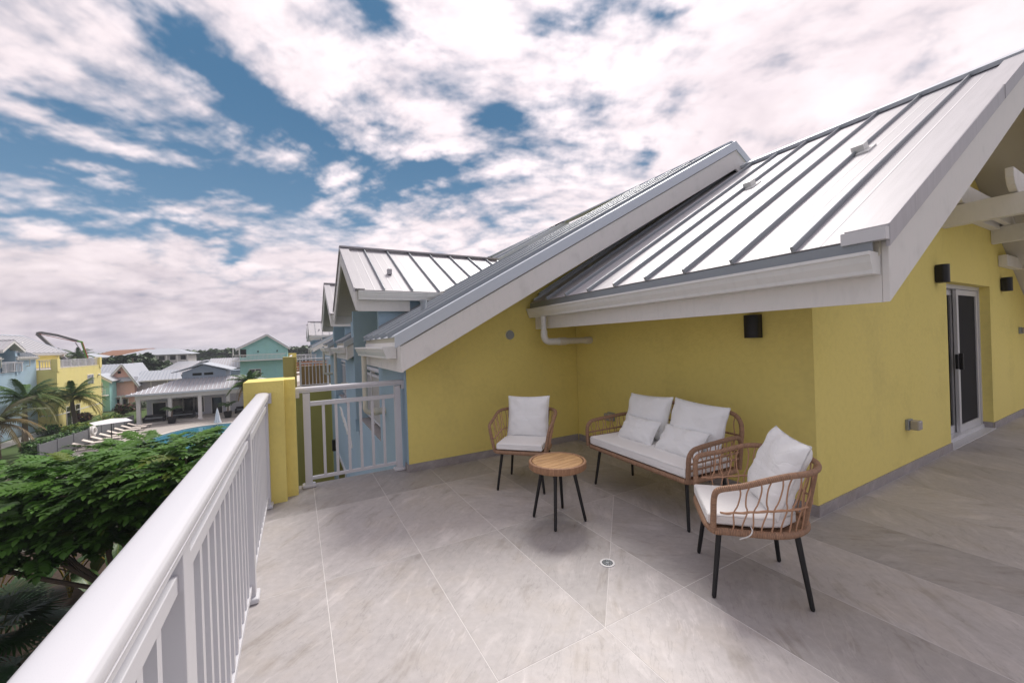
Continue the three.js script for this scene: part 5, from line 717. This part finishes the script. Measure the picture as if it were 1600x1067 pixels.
{
  const p = gableHouse('pink_house', 'pink two-storey house with white gable trim and pergola band', -26.0, -22.9, -84, -92, -2.6, -24.2, -.15, M.pink, undefined, .6); win(p, [[-25.5, -24.75, -6.9, -5.6], [-24.3, -23.75, -6.9, -5.6]]);
  mesh('pergola_band', [box(-1.5, 1.6, 1.75, 1.95, .05, .9), ...[0, 1, 2, 3, 4, 5, 6, 7].map(i => box(-1.4 + i * .42, -1.32 + i * .42, 1.96, 2.10, .05, 1.1))], M.white, p.g); mesh('pergola_post', [box(.05, .25, 0, 1.75, .7, .9)], M.white, p.g); mesh('louvre_vent', box(-.35, .0, p.Y(-1.55), p.Y(-1.15), 0, .04), M.dark, p.g);
  mesh('eave_band', slab([[p.X(-26.4), p.Y(-2.75), .5], [p.X(-22.4), p.Y(-2.75), .5], [p.X(-22.4), p.Y(-2.15), .02], [p.X(-26.4), p.Y(-2.15), .02]], .06), M.greyRoof, p.g);
  const rg = thing('grey_roof_house', 'long grey ribbed roof of the house joined to the pink gable', 'house', [-29, -7, -88]); mesh('wall', box(-4, 2.8, 0, 4.3, -5, 4), M.teal, rg); for (const s of [-1, 1]) { const d = mesh('roof', slab(s > 0 ? [[-4.5, 4.2, 4.6], [5, 4.2, 4.6], [5, 6.9, 0], [-4.5, 6.9, 0]] : [[5, 4.2, -5.4], [-4.5, 4.2, -5.4], [-4.5, 6.9, 0], [5, 6.9, 0]], .12), M.greyRoof, rg); for (let i = 0; i < 22; i++) mesh('seam', bar([-4.45 + i * .44, 4.24, s > 0 ? 4.6 : -5.4], [-4.45 + i * .44, 6.94, 0], .05, .06), M.greyRoofSeam, d); }
  const t = gableHouse('teal_house', 'narrow teal house between the yellow block and the pink house', -26.9, -24.9, -81, -83.6, -2.3, -26.0, -1.45, M.teal, undefined, .4); win(t, [[-26.45, -25.75, -7, -5.4], [-26.5, -25.7, -4.2, -2.7]]); mesh('balcony', [box(-1.2, .9, 2.35, 2.5, 0, 1.1), box(-1.2, .9, 3.3, 3.38, 1.05, 1.1), ...[0, 1, 2, 3, 4, 5, 6, 7, 8].map(i => box(-1.18 + i * .25, -1.14 + i * .25, 2.5, 3.3, 1.05, 1.09))], M.white, t.g);
  const l = thing('lilac_wing', 'low lilac grey wing with pale roof right of the pink house', 'house', [-20.6, -7, -86]); mesh('wall', box(-2.4, 1.6, 0, 4.1, -3, 1), M.lilac, l); const lr = mesh('roof', slab([[-2.6, 4.05, 1.6], [3.6, 4.05, 1.6], [2.4, 5.5, -2.2], [-2.4, 5.5, -2.2]], .1), M.greyRoof, l); for (let i = 0; i < 12; i++) mesh('seam', bar([-2.5 + i * .48, 4.1, 1.6], [-2.4 + i * .42, 5.55, -2.2], .05, .05), M.greyRoofSeam, lr); mesh('trim', [box(1.45, 1.62, 0, 4.0, 1.001, 1.05), box(-.6, -.5, 0, 4, 1.001, 1.05)], M.white, l); mesh('fascia', box(-2.6, 3.6, 3.9, 4.08, 1.6, 1.66), M.white, l);
  const b = thing('grey_blue_house', 'grey blue house behind the pavilion with two bright ribbed roof slopes', 'house', [-15.5, -7, -92]); mesh('wall', box(-6, 6.4, 0, 4.6, -5, 3.6), M.greyBlue, b); const b1 = mesh('roof', slab([[-6.5, 4.55, 4.2], [2.5, 4.55, 4.2], [1.0, 6.75, -1.0], [-3.6, 6.75, -1.0]], .1), M.panel, b); for (let i = 0; i < 20; i++) { const k = i / 19; mesh('seam', bar([lerp(-6.5, 2.5, k), 4.6, 4.2], [lerp(-3.6, 1.0, k), 6.8, -1.0], .06, .05), M.trimMetal, b1); }
  const b2 = mesh('roof', slab([[.4, 5.4, 3.4], [7.2, 5.2, 3.4], [6.2, 7.05, -2.4], [1.0, 7.05, -2.4]], .1), M.panel, b); for (let i = 0; i < 15; i++) { const k = i / 14; mesh('seam', bar([lerp(.4, 7.2, k), lerp(5.45, 5.25, k), 3.4], [lerp(1.0, 6.2, k), 7.1, -2.4], .06, .05), M.trimMetal, b2); }
  mesh('gable_roof', slab([[-1.2, 5.7, 4.4], [.8, 6.9, 4.4], [.8, 6.9, -1], [-1.2, 5.7, -1]], .12), M.greyRoof, b);
  const e = gableHouse('teal_gable_house', 'teal gabled house with porch and white balcony closing the far end', -9.0, -1.6, -85, -95, 1.9, -4.7, 4.2, M.teal, undefined, .5); win(e, [[-7.6, -6.8, -3.4, -2.1], [-6.65, -5.9, -3.4, -2.1]]); mesh('porch_shade_sheet', box(e.X(-8.9), e.X(-8.0), e.Y(.2), e.Y(1.6), -.02, .02), M.dark, e.g);  // thin dark sheet on the wall: the shade of the porch, painted in
  const rl = []; for (let i = 0; i < 40; i++) rl.push(box(e.X(-9.9) + i * .2, e.X(-9.9) + i * .2 + .05, e.Y(-.35), e.Y(.55), 1.35, 1.40)); mesh('balcony_railing', [box(e.X(-10), e.X(-1.8), e.Y(.55), e.Y(.66), 1.3, 1.42), box(e.X(-10), e.X(-1.8), e.Y(-.5), e.Y(-.35), 0.01, 1.45), ...rl], M.white, e.g); for (const x of [-9.8, -8.9]) mesh('porch_post', box(e.X(x) - .08, e.X(x) + .08, e.Y(.6), e.Y(1.8), 1.2, 1.36), M.white, e.g);
  for (const x of [-6.2, -3.2]) mesh('wall_lamp', box(e.X(x) - .08, e.X(x) + .08, e.Y(1.0), e.Y(1.3), .001, .12), M.dark, e.g);
}
// ---------------------------------------------------------------- far away: apartments, trees, hill, pump boom
function apartments(label, x0, x1, z, yw, yr, mat, seed) {
  const w = x1 - x0, g = thing('apartment_building', label, 'apartment building', [(x0 + x1) / 2, -7, z]), Y = y => y + 7; mesh('wall', box(-w / 2, w / 2, 0, Y(yw), -12, 0), mat, g);
  mesh('roof', [slab([[-w / 2 - 1, Y(yw), 1.4], [w / 2 + 1, Y(yw), 1.4], [w / 2 - 5, Y(yr), -5], [-w / 2 + 5, Y(yr), -5]], .2), slab([[w / 2 + 1, Y(yw), 1.4], [w / 2 + 1, Y(yw), -13], [w / 2 - 5, Y(yr), -5]], .2), slab([[-w / 2 - 1, Y(yw), -13], [-w / 2 - 1, Y(yw), 1.4], [-w / 2 + 5, Y(yr), -5]], .2), slab([[w / 2 + 1, Y(yw), -13], [-w / 2 - 1, Y(yw), -13], [-w / 2 + 5, Y(yr), -5], [w / 2 - 5, Y(yr), -5]], .2)], M.greyRoof, g);
  for (let s = 0; s < 2; s++) { const y = Y(yw) - 1.9 - s * 3; for (let i = 0; i < 6; i++) { const x = -w / 2 + (i + .5) * w / 6; const f = mesh('window', box(x - .7, x + .7, y, y + 1.4, .01, .06), M.glass, g); mesh('column', box(x + w / 12 - .12, x + w / 12 + .12, y - 1, Y(yw) - .05 - s * 3, 1.0, 1.24), M.white, g); } mesh('balcony_slab', box(-w / 2, w / 2, y - 1.2, y - 1.0, .01, 1.3), M.white, g); mesh('balcony_rail', box(-w / 2, w / 2, y - .2, y - .12, 1.22, 1.27), M.white, g); }
  return g;
}
const pale = std({ color: lin(.62, .60, .58), roughness: .8 });
apartments('pale apartment building with balconies and grey hip roof on the horizon', -49, -32.4, -170, .9, 2.9, pale, 1);
apartments('pale flat-roofed apartment building further left on the horizon', -78, -53.5, -165, .75, 2.6, pale, 2);
{ const g = thing('red_roof_house', 'reddish brown roof showing between the two pale apartment buildings', 'house', [-52, -7, -185]); mesh('wall', box(-8, 10, 0, 8.2, -8, 0), pale, g); mesh('roof', [slab([[-9, 8.1, 1], [11, 8.1, 1], [6, 10.3, -4], [-5, 9.9, -4]], .2), slab([[11, 8.1, -9], [-9, 8.1, -9], [-5, 9.9, -4], [6, 10.3, -4]], .2)], std({ color: lin(.30, .15, .09), roughness: .8 }), g); }
{
  const r = rng(77), c = new THREE.Color(), clump = join([0, 1, 2, 3, 4].map(i => { const q = leafGeo(1.2, .9, .3, .2); q.rotateX(-.5 + i * .3); q.rotateY(i * 1.256); return q; }));
  const farTree = (label, x, z, w, h, n, k0) => { const g = thing('far_tree', label, 'tree', [x, -7.08, z]); const pl = []; for (let i = 0; i < n; i++) { const a = r() * 6.283, u = r() * 2 - 1, s = Math.sqrt(1 - u * u), q = Math.pow(.5 + .5 * r(), .6) * (.82 + .4 * noise2(a * 1.5 + x, u * 2)); pl.push([Math.cos(a) * s * q * w, h * .62 + u * q * h * .40, Math.sin(a) * s * q * w, r() * 6.283, (r() - .5) * 1.4, 0, .8 + .7 * r()]); } scatter(g, 'crown', clump, leafMat(1, 1, 1, .15), pl, (i, p) => { const k = k0 * (.7 + .6 * r()); return c.setRGB(.045 * k, .085 * k, .028 * k); }); mesh('trunk', rod([0, 0, 0], [0, h * .6, 0], .35, .2, 7), bark, g); };
  const T = [[-47, -132, 4.5, 6.6], [-42.5, -134, 4.2, 6.8], [-38.5, -130, 4.6, 7.9], [-35.2, -132, 4.2, 8.4], [-32.6, -128, 3.6, 7.2], [-30.2, -130, 3.2, 5.8], [-51, -128, 4, 5.8], [-54, -136, 4.5, 6.2], [-28, -124, 3.0, 4.8]], nm = ['at the left of the clump', 'beside the palm-like one', 'rising dark in the clump', 'tallest of the clump', 'rounded near the pale apartments', 'at the right end of the clump', 'behind the yellow terrace railing', 'farthest left behind the pump boom', 'small one before the bright roof'];
  T.forEach(([x, z, w, h], i) => farTree(`dark green tree far behind the pink house, ${nm[i]}`, x, z, w, h, 520, 1));
  palm('far palm silhouette behind the yellow terrace railing', -41, -118, 6, 1.2, 61, .9); palm('far palm silhouette left of the dark tree clump', -45, -122, 6, .2, 62, .9);
  { const g = thing('utility_pole', 'wooden utility pole before the dark tree clump', 'pole', [-29.6, -7.08, -108]); mesh('pole', rod([0, 0, 0], [0, 7.6, 0], .14, .1, 8), bark, g); mesh('cap', box(-.15, .15, 7.5, 7.7, -.05, .05), bark, g); }
  const pl = []; for (let i = 0; i < 9000; i++) { const x = -75 + r() * 130, z = -215 - r() * 40, top = 7.4 + 1.6 * noise2(x * .06, 3.1) + .5 * noise2(x * .4, 8); pl.push([x, -7 + top * Math.pow(r(), .35), z, r() * 6.283, (r() - .5) * 1.4, 0, 1.6 + 1.2 * r()]); }
  const g = new THREE.Group(); g.name = 'far_woodland'; scene.add(g); tag(g, 'green belt of scrub woodland along the horizon', 'woodland', undefined, 'stuff'); scatter(g, 'foliage', clump, leafMat(1, 1, 1, .15), pl, () => { const k = .75 + .6 * r(); return c.setRGB(.055 * k, .10 * k, .03 * k); });
}
{
  const g = thing('concrete_pump_boom', 'folded grey and green concrete pump boom reaching above the houses', 'pump boom', [-40, -7, -110]), T = (x, y) => [x + 40, y + 7, 0], grey = std({ color: lin(.20, .19, .19), roughness: .6 }), orange = std({ color: lin(.42, .10, .04), roughness: .6 }), lime2 = std({ color: lin(.18, .42, .05), roughness: .6 });
  mesh('mast', bar(T(-40.0, -6.9), T(-40.0, 1.0), .5, .5), grey, g); mesh('boom_arm', bar(T(-39.9, .9), T(-43.66, 6.0), .55, .45), grey, g); mesh('boom_arm', [bar(T(-43.7, 6.05), T(-43.1, 6.2), .45, .45), bar(T(-43.1, 6.2), T(-40.9, 5.62), .42, .45), bar(T(-40.9, 5.62), T(-38.2, 4.45), .40, .42)], grey, g);
  mesh('delivery_pipe', [bar([T(-43.3, 6.0)[0], T(0, 5.95)[1], .3], [T(-38.2, 0)[0], T(0, 4.25)[1], .3], .10, .10), bar([T(-40.1, 0)[0], T(0, 1.6)[1], .3], [T(-41.2, 0)[0], T(0, 3.1)[1], .3], .12, .12)], orange, g); mesh('boom_tip', [bar(T(-38.2, 4.4), T(-37.5, 4.2), .3, .3), bar(T(-37.6, 4.2), T(-36.9, .8), .26, .3)], lime2, g); mesh('end_hose', bar([T(-37.4, 0)[0], T(0, 4.1)[1], .25], [T(-36.7, 0)[0], T(0, .9)[1], .25], .12, .12), orange, g); mesh('hydraulic_cylinder', [bar(T(-38.5, 4.1), T(-37.4, 1.7), .12, .12), bar(T(-41.0, 3.1), T(-40.3, 1.9), .3, .3)], grey, g);
}
renderer.render(scene, camera);
